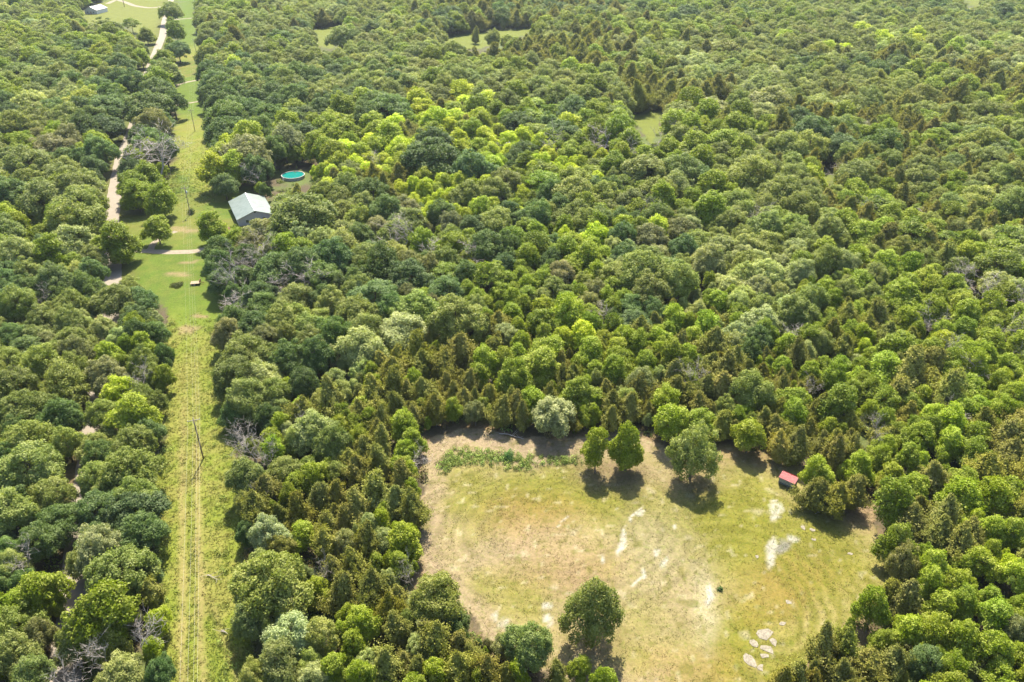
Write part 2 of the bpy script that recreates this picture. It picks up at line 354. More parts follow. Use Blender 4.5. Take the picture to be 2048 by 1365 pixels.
# ---------------------------------------------------------------- tree meshes
def leaves(P, Nn, S, asp=1.0, axis_=None):
    """one quad per leaf clump: centres P, normals Nn, sizes S"""
    n = len(P); Nn = Nn / (np.linalg.norm(Nn, axis=1, keepdims=True) + 1e-9)
    t = rng.normal(size=(n, 3)) if axis_ is None else axis_ + rng.normal(size=(n, 3)) * .25
    t -= Nn * (t * Nn).sum(1, keepdims=True); t /= np.linalg.norm(t, axis=1, keepdims=True) + 1e-9
    b = np.cross(Nn, t); S = S[:, None]
    k = rng.uniform(.55, 1.0, (n, 4, 1))
    V = np.stack([P + t * S * k[:, 0] * asp, P + b * S * k[:, 1] + Nn * S * .15, P - t * S * k[:, 2] * asp, P - b * S * k[:, 3] + Nn * S * .15], 1).reshape(-1, 3)
    return V, np.arange(4 * n).reshape(n, 4)
def unit(n, up=0.0):
    d = rng.normal(size=(n, 3)); d[:, 2] += up; return d / np.linalg.norm(d, axis=1, keepdims=True)
def crown_mesh(name, C, Rc, per, size, flat=1.0, mat=None, out=None, lob=.75):
    """clumps of leaves: centres C, radii Rc"""
    P = []; Nn = []; S = []; var = []
    for c, r in zip(C, Rc):
        n = int(per * r * r)
        o = c - out; o = o / (np.linalg.norm(o) + 1e-6)
        d = unit(n * 2); d = d[(d @ (o * .8 + np.array([0, 0, .7]))) > -.35][:n]; n = len(d)
        rad = r * rng.uniform(.6, 1.14, n) * (1 + .18 * np.sin(d[:, 0] * 6 + c[0]) * np.sin(d[:, 1] * 7 + c[1]) + .12 * np.sin(d[:, 2] * 9 + c[2]))
        p = d * rad[:, None]; p[:, 2] *= flat
        P.append(c + p); Nn.append(d * .9 + unit(n) * .8 + np.array([0, 0, .3])); S.append(size * rng.uniform(.6, 1.35, n))
        var.append(np.clip(rng.normal(.5 + rng.normal() * .16, .2, n), 0, 1))
    P = np.concatenate(P); Nn = np.concatenate(Nn); S = np.concatenate(S); var = np.concatenate(var)
    V, F = leaves(P, Nn, S)
    return fast_mesh(name, V, F, mat, {"leaf_var": ('FLOAT', 'FACE', var)})
def trunk_mesh(name, H, r0, C, nl, lean=0, start=.25, mat=M_BARK, sides=6):
    mb = MB(); pts = []; n = 6; top = H * .8; a = rnd.uniform(0, 6.28); bx, by = math.cos(a) * lean, math.sin(a) * lean
    for i in range(n + 1):
        t = i / n; pts.append((bx * t * t + rnd.uniform(-.1, .1) * (i > 0), by * t * t + rnd.uniform(-.1, .1) * (i > 0), top * t - .05))
    rad = [r0 * (1.35 if i == 0 else 1) * (1 - .82 * i / n) for i in range(n + 1)]
    mb.tube(pts, rad, sides)
    idx = list(range(len(C))); rnd.shuffle(idx)
    for i in idx[:nl]:
        c = Vector([float(v) for v in C[i]]); t = min(.92, max(start, (c.z - c.xy.length * .55) / top)); k = t * n; j = min(n - 1, int(k)); f = k - j
        a = Vector(pts[j]).lerp(Vector(pts[j + 1]), f); m = a.lerp(c, .5) + Vector((rnd.uniform(-.3, .3), rnd.uniform(-.3, .3), -.1 * (c - a).length))
        r = rad[j] * .5; mb.tube([a, m, c], [r, r * .6, r * .22], 4, cap=False)
    return mesh_to(name, mb, mat)
def mesh_to(name, mb, mat):
    m = bpy.data.meshes.new(name); m.from_pydata(mb.V, [], mb.F); m.materials.append(mat); m.update(); return m

PROTO = {}        # kind -> list of (crown mesh, trunk mesh, radius, height)
def domes(R, H, nd, spread, base, per_dome, rmin, rmax, squash):
    """an uneven crown: a few overlapping domes of different height, each covered with clumps"""
    C = []; Rc = []; D = []
    a0 = rng.uniform(0, 6.28)
    for k in range(nd):
        if k == 0: D.append((np.array([rng.normal() * .08 * R, rng.normal() * .08 * R, H * .60]), R * rng.uniform(.58, .7), H * .38))
        else:
            th = a0 + k * 6.283 / (nd - 1) + rng.normal() * .3; q = R * spread * rng.uniform(.8, 1.15); rd = R * rng.uniform(.38, .58)
            D.append((np.array([q * math.cos(th), q * math.sin(th), H * rng.uniform(base, base + .22)]), rd, H * rng.uniform(.20, .32)))
    for c, rd, hz in D:
        n = int(per_dome * (rd / R) ** 1.3)
        for k in range(n):
            z = 1 - 1.5 * ((k + .5) / n); th = k * 2.399963 + rng.normal() * .3; sx = math.sqrt(max(0, 1 - z * z)); d = np.array([sx * math.cos(th), sx * math.sin(th), z])
            f = .9 + rng.normal() * .15; r = R * rng.uniform(rmin, rmax) * (1.25 if rng.uniform() < .2 else .95); p = c + d * np.array([rd, rd, hz * squash]) * f * (1 - r / (rd * 1.6))
            inside = any(((p - c2) ** 2 / np.array([r2, r2, h2 * squash]) ** 2).sum() < .45 for c2, r2, h2 in D if c2 is not c)
            if not inside and p[2] > H * .12: C.append(p); Rc.append(r)
    return np.array(C), np.array(Rc)
def oak(i):
    R = 5.2; H = 12.0; C, Rc = domes(R, H, rng.integers(5, 8), .52, .36, 62, .12, .23, 1.0)
    if i >= 7: C, Rc = domes(R, H, 10, .56, .30, 58, .12, .22, 1.0); keep = rng.uniform(size=len(C)) < .78; C, Rc = C[keep], Rc[keep]
    return crown_mesh("oak_crown", C, Rc, 230 if i >= 7 else 290, .165, mat=M_LEAF, out=np.array([0, 0, H * .35])), trunk_mesh("oak_trunk", H, .27, C, 16), R, H
def hickory(i):
    R = 3.6; H = 9.6; C, Rc = domes(R, H, rng.integers(3, 6), .48, .26, 54, .15, .27, 1.0)
    return crown_mesh("hickory_crown", C, Rc, 310, .152, mat=M_LEAF, out=np.array([0, 0, H * .32])), trunk_mesh("hickory_trunk", H, .15, C, 12), R, H
def cedar(i):
    R = 2.5; H = 8.0; P = []; Nn = []; S = []; A = []; var = []
    nb = 240; pw = rng.uniform(.95, 1.6); lnx, lny = rng.normal(size=2) * .45; lumps = rng.uniform(0, 6.28, 6)
    for k in range(nb):
        t = (k + rng.uniform()) / nb; z = H * (.07 + .93 * t)
        prof = (1 - t ** pw) ** .95 * (1 - math.exp(-t * 9)) * (1.0 + .22 * math.sin(t * 9 + lumps[2])) + .05
        th = k * 2.399963 + rng.normal() * .2; L = R * prof * rng.uniform(.58, 1.28) * (1 + .24 * math.sin(th * 2 + lumps[0] + t * 2) + .2 * math.sin(th * 3 + t * 6 + lumps[1]))
        d = np.array([math.cos(th), math.sin(th), .35 + .5 * t]); n = int(26 + 52 * L / R)
        u = rng.uniform(.35, 1.0, n) ** .7
        p = np.array([lnx * t * t, lny * t * t, z - .25 * L]) + d * (u * L)[:, None] + rng.normal(size=(n, 3)) * (.10 + .16 * u * L / R)[:, None] * np.array([1, 1, 1.3])
        P.append(p); Nn.append(np.array([d[0], d[1], .8]) + rng.normal(size=(n, 3)) * .6); S.append(rng.uniform(.075, .145, n)); A.append(np.tile(d * .6 + np.array([0, 0, .8]), (n, 1)))
        var.append(np.clip(rng.normal(.5 + rng.normal() * .10, .12, n), 0, 1))
    P = np.concatenate(P); P[:, 2] = np.maximum(P[:, 2], .25)
    V, F = leaves(P, np.concatenate(Nn), np.concatenate(S), 1.9, np.concatenate(A))
    cr = fast_mesh("cedar_crown", V, F, M_NEEDLE, {"leaf_var": ('FLOAT', 'FACE', np.concatenate(var))})
    return cr, trunk_mesh("cedar_trunk", H * 1.1, .13, np.array([[math.cos(q * 2.4) * R * .6 * (1 - q / 16), math.sin(q * 2.4) * R * .6 * (1 - q / 16), 1.5 + q * .42] for q in range(14)]), 14, start=.12), R, H
def locust(i):
    R = 4.6; H = 9.5; C = []; Rc = []
    for k in range(40):
        u = math.sqrt((k + .5) / 40); th = k * 2.399963 + rng.normal() * .3; C.append([R * .85 * u * math.cos(th), R * .85 * u * math.sin(th), H * (.86 - .36 * u ** 2) + rng.normal() * .5]); Rc.append(rng.uniform(.9, 1.35))
    for k in range(12):
        u = rng.uniform(.3, .9); th = rng.uniform(0, 6.28); C.append([R * .8 * u * math.cos(th), R * .8 * u * math.sin(th), H * rng.uniform(.35, .55)]); Rc.append(rng.uniform(.6, 1.0))
    C = np.array(C); Rc = np.array(Rc)
    return crown_mesh("locust_crown", C, Rc, 120, .20, flat=.38, mat=M_LEAF, out=np.array([0, 0, H * .4])), trunk_mesh("locust_trunk", H * .95, .18, C, 18, lean=.6), R, H
def dead(i):
    R = 3.0; H = 10.0; mt = MB(); mb = MB()
    def grow(p, d, L, r, dep, mb):
        pts = [p]; rad = [r]; n = 4; q = p
        for k in range(n):
            d = (d + Vector((rnd.gauss(0, .16), rnd.gauss(0, .16), rnd.gauss(.03, .1)))).normalized(); q = q + d * L / n; pts.append(q); rad.append(r * (1 - .75 * (k + 1) / n))
            if dep > 0 and k >= (1 if dep == 3 else 0):
                for _ in range(2 if dep == 3 else rnd.choice((1, 2, 2))):
                    s = Vector((rnd.gauss(0, 1), rnd.gauss(0, 1), rnd.gauss(.25, .45))).normalized()
                    grow(q, (d * .55 + s * .8).normalized(), L * rnd.uniform(.38, .6), max(.032, rad[-1] * .62), dep - 1, branches)
        mb.tube(pts, rad, 5 if dep > 1 else 3, cap=False)
    branches = MB(); grow(Vector((0, 0, -.05)), Vector((rnd.uniform(-.12, .12), rnd.uniform(-.12, .12), 1)), H, .2, 3, mt)
    return mesh_to("bare_branches", branches, M_DEAD), mesh_to("bare_trunk", mt, M_DEAD), R, H
PROTO['oak'] = [oak(i) for i in range(9)]
PROTO['hickory'] = [hickory(i) for i in range(6)]
PROTO['cedar'] = [cedar(i) for i in range(6)]
PROTO['locust'] = [locust(i) for i in range(2)]
PROTO['bare'] = [dead(i) for i in range(4)]

CODE = {'o': 'oak', 'g': 'oak', 'p': 'oak', 'n': 'oak', 'b': 'hickory', 'y': 'hickory', 'v': 'hickory', 'c': 'cedar', 'l': 'locust', 'd': 'bare'}
TINT = {'o': (.156, .186, .040), 'g': (.086, .132, .032), 'p': (.225, .255, .088), 'n': (.160, .168, .060), 'b': (.155, .202, .010),
        'v': (.178, .226, .012), 'y': (.290, .345, .014), 'c': (.172, .172, .034), 'l': (.150, .200, .028), 'd': (.22, .19, .16)}
TINT = {k: (v[0] * 1.20, v[1] * 1.20, v[2] * 1.20) for k, v in TINT.items()}
ADJ = {'o': "grey-green", 'g': "deep green", 'p': "pale silvery-green", 'n': "brownish-green", 'b': "fresh green", 'v': "vivid green", 'y': "yellow-green", 'c': "olive-brown", 'l': "feathery green", 'd': "leafless grey"}

# crowns seen in the photograph: centre of the crown, its width, its kind; turned into places on the ground below
LIST = """
41 150 68 o;147 191 48 p;260 116 44 b;282 112 44 b;262 48 75 l;292 68 60 b;212 58 70 o;126 154 60 o;92 172 60 g;20 190 55 b;190 170 55 b;268 168 75 g;240 132 55 g;
290 214 110 g;330 148 66 o;328 115 50 b;342 22 44 o;350 58 44 b;356 100 42 g;346 205 50 g;212 218 80 g;137 235 70 o;35 250 70 o;82 262 60 o;137 275 60 n;180 240 70 g;165 305 40 v;
198 300 60 g;180 332 56 g;60 330 90 o;130 340 70 o;85 395 95 o;148 380 90 o;180 400 66 b;25 390 80 g;20 345 70 o;30 448 60 v;152 445 105 o;262 308 36 b;305 330 62 d;272 385 70 b;322 395 64 b;330 300 50 g;
254 478 84 b;320 458 62 b;424 455 58 b;438 38 45 p;490 38 38 o;424 128 46 b;455 92 50 o;422 78 38 c;505 98 55 o;560 82 62 g;608 84 50 o;680 72 60 o;478 142 60 g;428 190 54 g;520 128 60 o;560 152 60 o;632 120 60 o;
670 152 60 g;548 192 70 g;592 198 70 g;635 198 70 o;678 202 60 g;452 235 92 g;500 225 70 g;520 265 60 g;665 242 70 v;712 330 44 y;738 322 40 y;770 352 36 y;825 372 36 y;905 345 34 y;930 300 40 y;1010 350 34 y;1120 330 36 y;1160 330 34 y;870 420 34 y;634 288 68 v;690 300 66 y;494 304 88 n;428 335 66 y;448 368 50 g;
608 428 142 o;690 425 60 o;650 480 60 p;690 374 58 o;650 385 56 o;
785 46 80 o;855 56 50 b;837 22 45 o;905 30 50 g;936 44 30 c;951 68 24 c;990 28 40 c;1018 32 38 c;987 76 32 o;1015 82 28 o;1141 36 42 o;1107 30 42 c;1069 20 40 c;1190 28 60 g;1230 60 60 b;1329 60 38 b;1254 38 32 c;1275 85 34 c;1370 28 60 g;1390 60 40 b;
735 86 60 o;755 130 70 o;845 108 65 o;905 107 50 o;878 138 40 b;953 136 50 l;1000 112 34 c;1030 104 32 c;1060 104 32 c;1055 124 36 b;1110 130 36 c;1141 124 36 c;1206 118 36 c;1232 120 34 c;1260 140 44 b;1312 122 45 p;1363 102 50 o;
812 174 60 o;890 174 55 o;922 184 50 o;973 180 60 o;1008 180 50 o;1052 162 50 o;1085 172 45 o;1127 180 60 o;1172 194 60 o;1144 214 60 g;1205 168 50 o;1247 180 40 c;1298 186 38 c;1350 180 38 c;1383 152 45 o;
775 222 95 g;812 242 75 l;853 242 34 c;891 238 38 y;960 220 48 y;994 222 50 b;1058 222 55 b;1110 248 85 l;925 262 44 b;1040 248 66 g;973 276 48 y;1195 264 50 b;1247 256 62 b;1206 218 50 b;1171 272 44 y;1342 228 42 c;1385 252 60 b;1335 292 50 b;
868 312 112 g;782 330 38 y;800 348 42 c;765 370 46 c;720 308 52 v;748 297 45 b;724 374 50 o;802 382 38 y;847 380 40 y;878 396 34 y;891 368 40 b;973 322 44 y;1050 326 52 b;1086 328 44 y;940 388 65 o;990 380 62 o;1042 366 32 b;1045 390 38 y;1086 347 62 l;1144 362 75 o;
1100 386 58 g;1140 300 50 b;1205 297 42 d;1237 307 50 b;1247 370 58 l;1212 387 60 o;1291 344 50 g;1358 342 80 o;1322 392 65 b;1281 312 50 b;768 422 66 g;820 422 52 n;888 427 60 g;960 420 48 b;994 442 70 o;1076 427 60 g;1120 444 48 o;1158 427 60 o;1196 452 54 b;1247 450 50 b;1315 432 55 o;1366 419 50 b;717 437 60 o;
1461 50 62 o;1505 56 45 o;1412 62 32 v;1568 36 35 b;1602 22 45 o;1598 72 80 o;1663 43 50 b;1723 30 45 o;1852 46 32 g;1798 46 45 o;1757 36 40 o;1905 24 50 o;2007 24 60 g;2000 66 52 o;1946 66 55 o;1905 63 45 o;1454 106 75 o;1415 150 50 p;1508 101 38 c;1615 94 65 o;1653 82 55 o;
1697 90 50 y;1730 94 50 o;1805 90 75 o;1848 104 45 b;1888 114 30 p;1932 126 45 p;1932 84 55 o;1990 107 55 n;1814 137 32 c;1840 143 30 c;1866 145 30 c;1890 152 30 c;1915 155 30 c;1940 165 30 c;1965 160 30 c;1850 170 30 c;1820 200 28 c;1512 150 65 o;1575 137 62 o;1636 147 50 o;1680 170 60 o;1754 147 55 g;1798 160 45 b;
1548 202 82 p;1474 207 55 o;1427 214 32 c;1609 187 40 o;1730 197 44 o;1777 207 46 o;1868 202 44 o;1926 194 50 o;2040 224 40 v;1940 247 55 o;1973 285 70 o;1625 264 78 g;1682 262 76 g;1565 269 28 c;1511 251 30 v;1434 264 64 b;1480 247 28 c;1720 240 26 c;1757 270 48 b;1750 294 46 o;1804 292 34 b;1831 264 32 c;
1872 264 42 l;1498 354 96 o;1588 327 60 o;1609 384 70 o;1548 334 34 c;1440 327 50 o;1713 350 68 o;1693 400 50 v;1848 357 60 o;1798 362 42 c;1878 367 38 b;2000 357 60 o;1946 380 55 o;1926 349 34 c;1804 394 46 c;1474 407 75 o;1417 410 48 p;1545 437 65 o;1464 444 55 o;1754 417 60 l;1850 300 30 c;1840 330 30 c;1790 230 30 c;1885 230 30 c;1990 200 34 b;
143 487 88 p;100 502 76 b;185 514 58 o;181 544 60 g;110 562 75 g;20 547 60 g;55 547 60 o;236 596 75 o;143 606 65 o;35 606 70 o;85 642 70 o;143 642 60 o;205 657 55 p;20 674 60 g;147 702 58 n;212 705 56 b;266 664 58 g;307 664 50 g;284 684 48 b;322 712 44 g;20 722 60 o;
82 725 78 o;113 750 60 o;205 746 75 n;284 725 55 o;305 747 48 o;322 754 42 b;240 780 65 y;41 822 85 o;120 834 70 g;205 828 68 o;270 824 84 b;316 802 40 o;55 882 100 o;130 882 60 o;191 890 60 o;270 886 74 o;294 862 56 g;
440 497 62 g;436 532 56 g;446 565 56 g;489 563 46 d;500 490 58 n;547 537 80 g;595 530 80 g;608 502 60 b;666 512 80 g;643 554 80 g;466 637 64 g;452 664 58 n;512 650 70 g;564 642 75 o;615 657 85 o;666 609 70 o;670 664 70 g;492 705 96 o;470 747 78 o;515 752 78 p;580 717 80 g;632 709 70 g;
547 787 70 o;492 797 80 o;470 822 56 g;670 759 42 p;656 797 52 c;598 817 46 v;684 832 44 b;547 876 58 v;629 859 80 p;668 882 66 o;502 882 34 d;533 832 50 g;
727 514 70 o;722 472 60 g;785 494 48 d;812 530 70 n;891 520 60 o;908 492 68 v;973 490 80 g;1014 490 58 g;1076 490 68 b;1072 466 54 b;1144 486 58 b;1195 472 58 y;1247 472 54 g;1298 472 68 n;1226 497 48 p;748 596 90 g;782 616 70 g;720 577 60 o;833 619 88 o;864 609 38 n;891 582 70 g;936 582 44 b;
980 552 68 l;953 525 38 d;1025 596 44 b;973 609 40 b;953 630 40 p;970 654 36 c;997 647 36 c;1055 572 44 b;1086 616 56 b;1107 578 48 o;1144 623 68 v;1189 582 54 n;1189 544 48 b;1137 537 58 b;1107 520 48 g;1281 542 88 o;1332 547 75 o;1298 582 84 o;1370 532 58 o;1226 616 50 b;1226 654 48 v;1267 616 58 g;
985 306 44 y;1018 322 40 g;1000 268 40 b;1042 684 40 v;1124 678 50 y;1172 670 62 y;1212 684 48 v;1178 702 66 v;830 702 44 c;792 718 44 c;919 702 50 c;860 678 28 c;884 732 46 c;966 718 58 b;960 747 54 v;854 725 28 v;1083 726 82 v;1124 726 28 c;1028 750 66 v;1243 722 58 b;1291 718 28 c;1315 674 50 v;1281 664 40 c;1342 705 56 v;1383 674 52 v;1349 746 42 c;1383 760 42 b;
720 692 90 p;734 664 70 o;744 784 48 c;785 760 44 c;813 780 34 c;850 780 38 c;826 759 38 b;891 770 34 c;932 766 34 c;720 814 46 v;809 845 62 v;761 838 34 c;717 872 40 v;905 817 38 b;950 822 46 n;1000 822 38 c;1045 828 30 c;1103 824 80 p;1158 787 72 v;1188 802 52 v;1260 812 42 c;1281 762 50 p;1332 802 66 b;1336 838 70 b;1376 792 42 c;905 790 34 c;870 815 34 c;975 790 30 c;1025 800 30 c;1215 780 34 c;1225 830 34 c;
1417 520 68 p;1484 550 58 p;1525 520 30 p;1545 543 50 p;1602 543 56 p;1653 523 60 o;1437 604 54 b;1478 607 48 p;1525 642 74 p;1474 668 54 p;1589 624 70 o;1650 580 46 v;1693 587 54 o;1724 567 58 v;1771 530 68 v;1821 530 54 b;1744 492 38 c;1804 496 48 o;1899 502 40 c;1936 486 54 v;2000 530 98 l;1804 587 78 v;1865 577 54 v;
1916 597 56 v;1953 590 38 d;1986 614 58 v;2030 580 54 p;1413 610 32 v;1420 637 34 c;1430 688 48 c;1663 651 44 v;1713 624 44 v;1764 631 42 c;1798 620 48 b;1616 674 56 b;1649 684 44 p;1703 662 44 b;1730 668 40 v;1771 668 38 c;1804 682 36 y;1831 661 36 v;1885 684 54 y;1926 661 54 b;1980 688 74 v;2024 735 54 v;1953 728 56 v;1855 728 56 c;1905 722 54 b;1771 732 82 v;
1690 695 38 c;1602 712 40 c;1447 738 52 c;1498 745 36 c;1528 742 28 v;1501 698 48 g;1501 779 78 o;1454 816 48 o;1565 776 34 c;1602 786 34 c;1619 745 48 b;1670 755 48 b;1720 738 48 v;1676 799 82 b;1774 802 66 b;1841 789 44 v;1895 775 62 c;1960 755 34 d;2003 769 48 b;1956 816 62 v;2006 819 56 v;1589 829 58 v;1531 840 40 c;1494 866 72 v;1447 850 38 c;1656 856 38 v;
1592 880 42 c;1646 887 34 c;1771 840 44 v;1818 829 38 c;1838 877 62 v;1905 843 66 v;1953 870 56 v;2006 867 50 c;1744 846 22 d;1737 883 24 d;1676 887 42 c;1771 897 48 v;2040 880 56 c;1420 730 40 c;1410 780 40 c;1640 820 36 c;1700 850 36 c;1560 890 36 c;1620 860 34 c;
61 936 110 o;17 922 60 g;102 991 84 o;20 1025 90 o;116 1045 84 g;82 1083 80 g;20 1134 60 o;7 1168 60 g;82 1175 88 b;34 1213 88 b;103 1200 46 b;79 1264 58 n;34 1308 84 o;68 1350 72 o;79 1139 46 d;
256 940 108 o;191 960 62 o;212 987 58 o;273 991 88 o;258 1028 112 g;282 1066 86 g;198 1093 88 p;164 1124 62 o;246 1148 110 o;292 1141 56 g;302 1185 42 c;208 1230 120 b;246 1220 56 n;160 1278 76 o;204 1288 82 o;312 1240 52 v;280 1278 48 d;302 1298 46 b;202 1336 44 d;246 1343 82 p;318 1346 54 g;
492 953 72 o;554 933 34 d;625 946 58 v;670 946 48 o;533 980 46 c;581 990 46 b;636 997 42 c;488 1004 38 p;540 1008 22 d;670 984 42 c;536 1066 72 p;492 1062 42 g;560 1100 54 o;598 1069 62 v;649 1083 46 c;687 1087 42 p;649 1049 42 c;550 1162 132 o;632 1175 56 v;673 1141 42 c;680 1186 46 c;668 1158 28 d;
494 1244 70 o;581 1271 108 p;642 1271 74 o;556 1326 84 o;581 1237 46 c;513 1357 66 o;666 1339 66 v;677 1264 42 v;600 1020 40 c;560 1030 40 c;
752 866 34 c;798 930 46 v;760 918 40 c;716 942 40 c;744 970 54 c;804 954 40 c;820 977 40 v;792 1002 46 c;828 1014 44 c;768 1022 38 v;716 1010 44 c;736 1046 40 p;808 1078 72 v;728 1082 48 c;800 1125 52 v;716 1133 50 c;776 1157 40 p;830 1157 28 d;740 1181 54 c;796 1197 40 c;874 1201 100 o;905 1245 60 g;724 1245 72 v;776 1222 42 c;
792 1253 48 c;868 1273 54 c;914 1281 46 c;768 1321 58 c;720 1345 58 v;872 1345 60 v;924 1337 50 c;832 1293 42 p;832 1333 38 c;1060 1289 86 o;1003 1289 42 n;975 1337 46 c;1163 1337 44 v;1119 1349 36 c;1211 1359 56 v;956 1354 46 b;1039 1345 42 b;700 920 36 c;690 1040 38 c;
1192 1213 106 o;1183 905 62 v;1250 886 60 b;1384 888 88 o;1590 896 38 c;1636 942 58 v;1630 985 44 c;1671 902 46 c;1676 994 48 c;1703 982 42 c;1787 994 86 v;1759 914 52 v;1819 914 58 v;1875 954 54 c;1799 1070 70 v;1823 1117 54 n;1779 1189 40 c;1815 1197 52 c;1727 1213 64 b;1643 1291 60 c;1691 1285 44 c;
1596 1345 46 c;1564 1357 44 c;1767 1281 52 b;1819 1257 66 v;1859 1161 58 v;1907 1157 62 v;1927 1201 58 v;1883 1209 62 v;1867 1261 78 v;1919 1281 78 v;1995 1225 72 v;1987 1301 82 v;2003 1349 66 v;2036 1260 56 n;1907 1337 62 v;1847 1321 66 g;1787 1325 50 c;1739 1333 54 c;1691 1345 46 c;
1887 1034 50 c;1927 990 76 v;1987 990 72 v;2027 982 56 v;1987 1058 58 v;1927 1058 34 y;1875 1070 54 c;1927 1086 50 c;1971 1126 66 v;2027 1062 58 v;2027 1153 62 v;1947 902 62 v;1899 882 58 b;2019 910 54 c;1971 942 54 c;1859 858 48 v;1840 1010 34 c;1850 1110 44 b
"""
LONE = {(1192,1213): (1187,1283,1150), (1183,905): (1190,946,855), (1250,886): (1252,940,838), (1384,888): (1379,957,845), (1799,1070): (1773,1135,1045), (1823,1117): (1792,1165,1085),
        (1727,1213): (1735,1252,1175), (1643,1291): (1632,1335,1255), (254,478): (248,528,440), (320,458): (321,488,430), (424,455): (431,491,420), (1494,866): (1492,905,835)}   # foot x, foot y, top y
SPECIAL = {
 (1192,1213): "tall grey-green oak standing alone near the bottom of the clearing",
 (1384,888): "grey-green oak standing alone at the top of the clearing, casting a round shadow",
 (1183,905): "vivid green tree, left of the two close together at the clearing's upper edge",
 (1250,886): "fresh green tree, right of the two close together at the clearing's upper edge",
 (1636,942): "vivid green tree just right of the red-roofed shed",
 (1590,896): "olive-brown cedar directly behind the red-roofed shed",
 (1799,1070): "vivid green tree on a bare stem at the clearing's right edge",
 (1823,1117): "brownish-green tree on a leaning stem at the clearing's right edge",
 (1727,1213): "fresh green tree by itself at the lower right corner of the clearing",
 (1643,1291): "olive-brown cedar at the bottom right of the clearing with stems showing",
 (254,478): "yellow-green tree between the road and the driveway mouth",
 (320,458): "round fresh green tree on the lawn just above the driveway",
 (424,455): "light green sapling on the lawn left of the metal-roofed house",
 (489,563): "large leafless grey tree at the lawn's right edge below the house",
 (305,330): "leafless grey tree between the road and the power line strip",
 (785,494): "leafless spreading tree beside the red bare soil in the wood",
 (809,845): "round vivid green tree at the clearing's upper left corner",
 (1494,866): "round pale vivid green tree at the clearing's upper right edge",
 (428,335): "yellow-green tree with golden patches above the metal-roofed house",
 (494,304): "wide brownish-green oak between the metal-roofed house and the pool's left",
 (550,1162): "very wide grey-green oak right of the power line strip near the bottom",
 (608,428): "very wide grey-green oak overhanging the right side of the metal-roofed house",
}
TREES = []   # x, y, radius, height, code, kind, listed, label
HR = {'oak': (3.6, .72), 'hickory': (3.0, .82), 'cedar': (2.2, 1.12), 'locust': (4.5, .5), 'bare': (4.0, .75)}
def height_for(kind, wd, k=1.0):
    a, b = HR[kind]; return max(3.0, min(19.5, (a + b * wd) * k))
for it in LIST.replace("\n", "").split(";"):
    it = it.split()
    if len(it) < 4: continue
    px, py, wp, c = float(it[0]), float(it[1]), float(it[2]) * 1.17, it[3]; kind = CODE[c]; h = 6.0
    for _ in range(4):
        x, y = bp(px, py, h); z = proj(x, y, h)[2]; wd = wp * z / FPX
        if kind == 'oak': wd = min(wd, 25)
        elif kind == 'cedar': wd = min(wd * 1.12, 8.5)
        else: wd = min(wd, 14.5)
        H = height_for(kind, wd, (.88, 1.0, 1.14, .94, 1.06)[len(TREES) % 5]); h = H * .58
    if (int(px), int(py)) in LONE:
        fx_, fy_, ty_ = LONE[(int(px), int(py))]; x, y = bp(fx_, fy_); H = 3.0
        while proj(x, y, H)[1] > ty_ and H < 22: H += .1
        wd = float(it[2]) * (1.1 if it[3] == 'o' else 1.12) * proj(x, y, H * .6)[2] / FPX
    TREES.append([x, y, wd / 2, H, c, kind, (int(px), int(py)), None])
print("listed", len(TREES))
# the rest of the wood between them takes after its nearest neighbours
LX = np.array([t[0] for t in TREES]); LY = np.array([t[1] for t in TREES])
cell = 8.0; grid = {}
def put(t):
    grid.setdefault((int(t[0] // cell), int(t[1] // cell)), []).append(t)
for t in TREES: put(t)
HOUSES = [(-98.3, 278, 11.5), (-92.8, 320, 7), (-2.7, 357, 5), (-389, 785, 11), (bp(1573,968)[0], bp(1573,968)[1], 4.0)]
NL = len(TREES)
def hides(x, y, H):
    """would a crown here stand in front of an open patch that the photograph shows?"""
    r_ = np.zeros(len(x), bool)
    for q in (.15, .35, .55, .8, 1.05):
        k = 1 + q * H / CAM_H
        for P in MEADOWS[:4] + [FIELD]:
            for o_ in (-1, 0, 1): r_ |= inpoly((x + o_ * H * .3) * k, y * k, P)
        r_ |= (x * k + 92.8) ** 2 + (y * k - 320) ** 2 < (3.0 + H * .22) ** 2
        if q > .2: r_ |= (polydist(x * k, y * k, ROAD) < 2) & (y > 225) & (y < 520)
    return r_
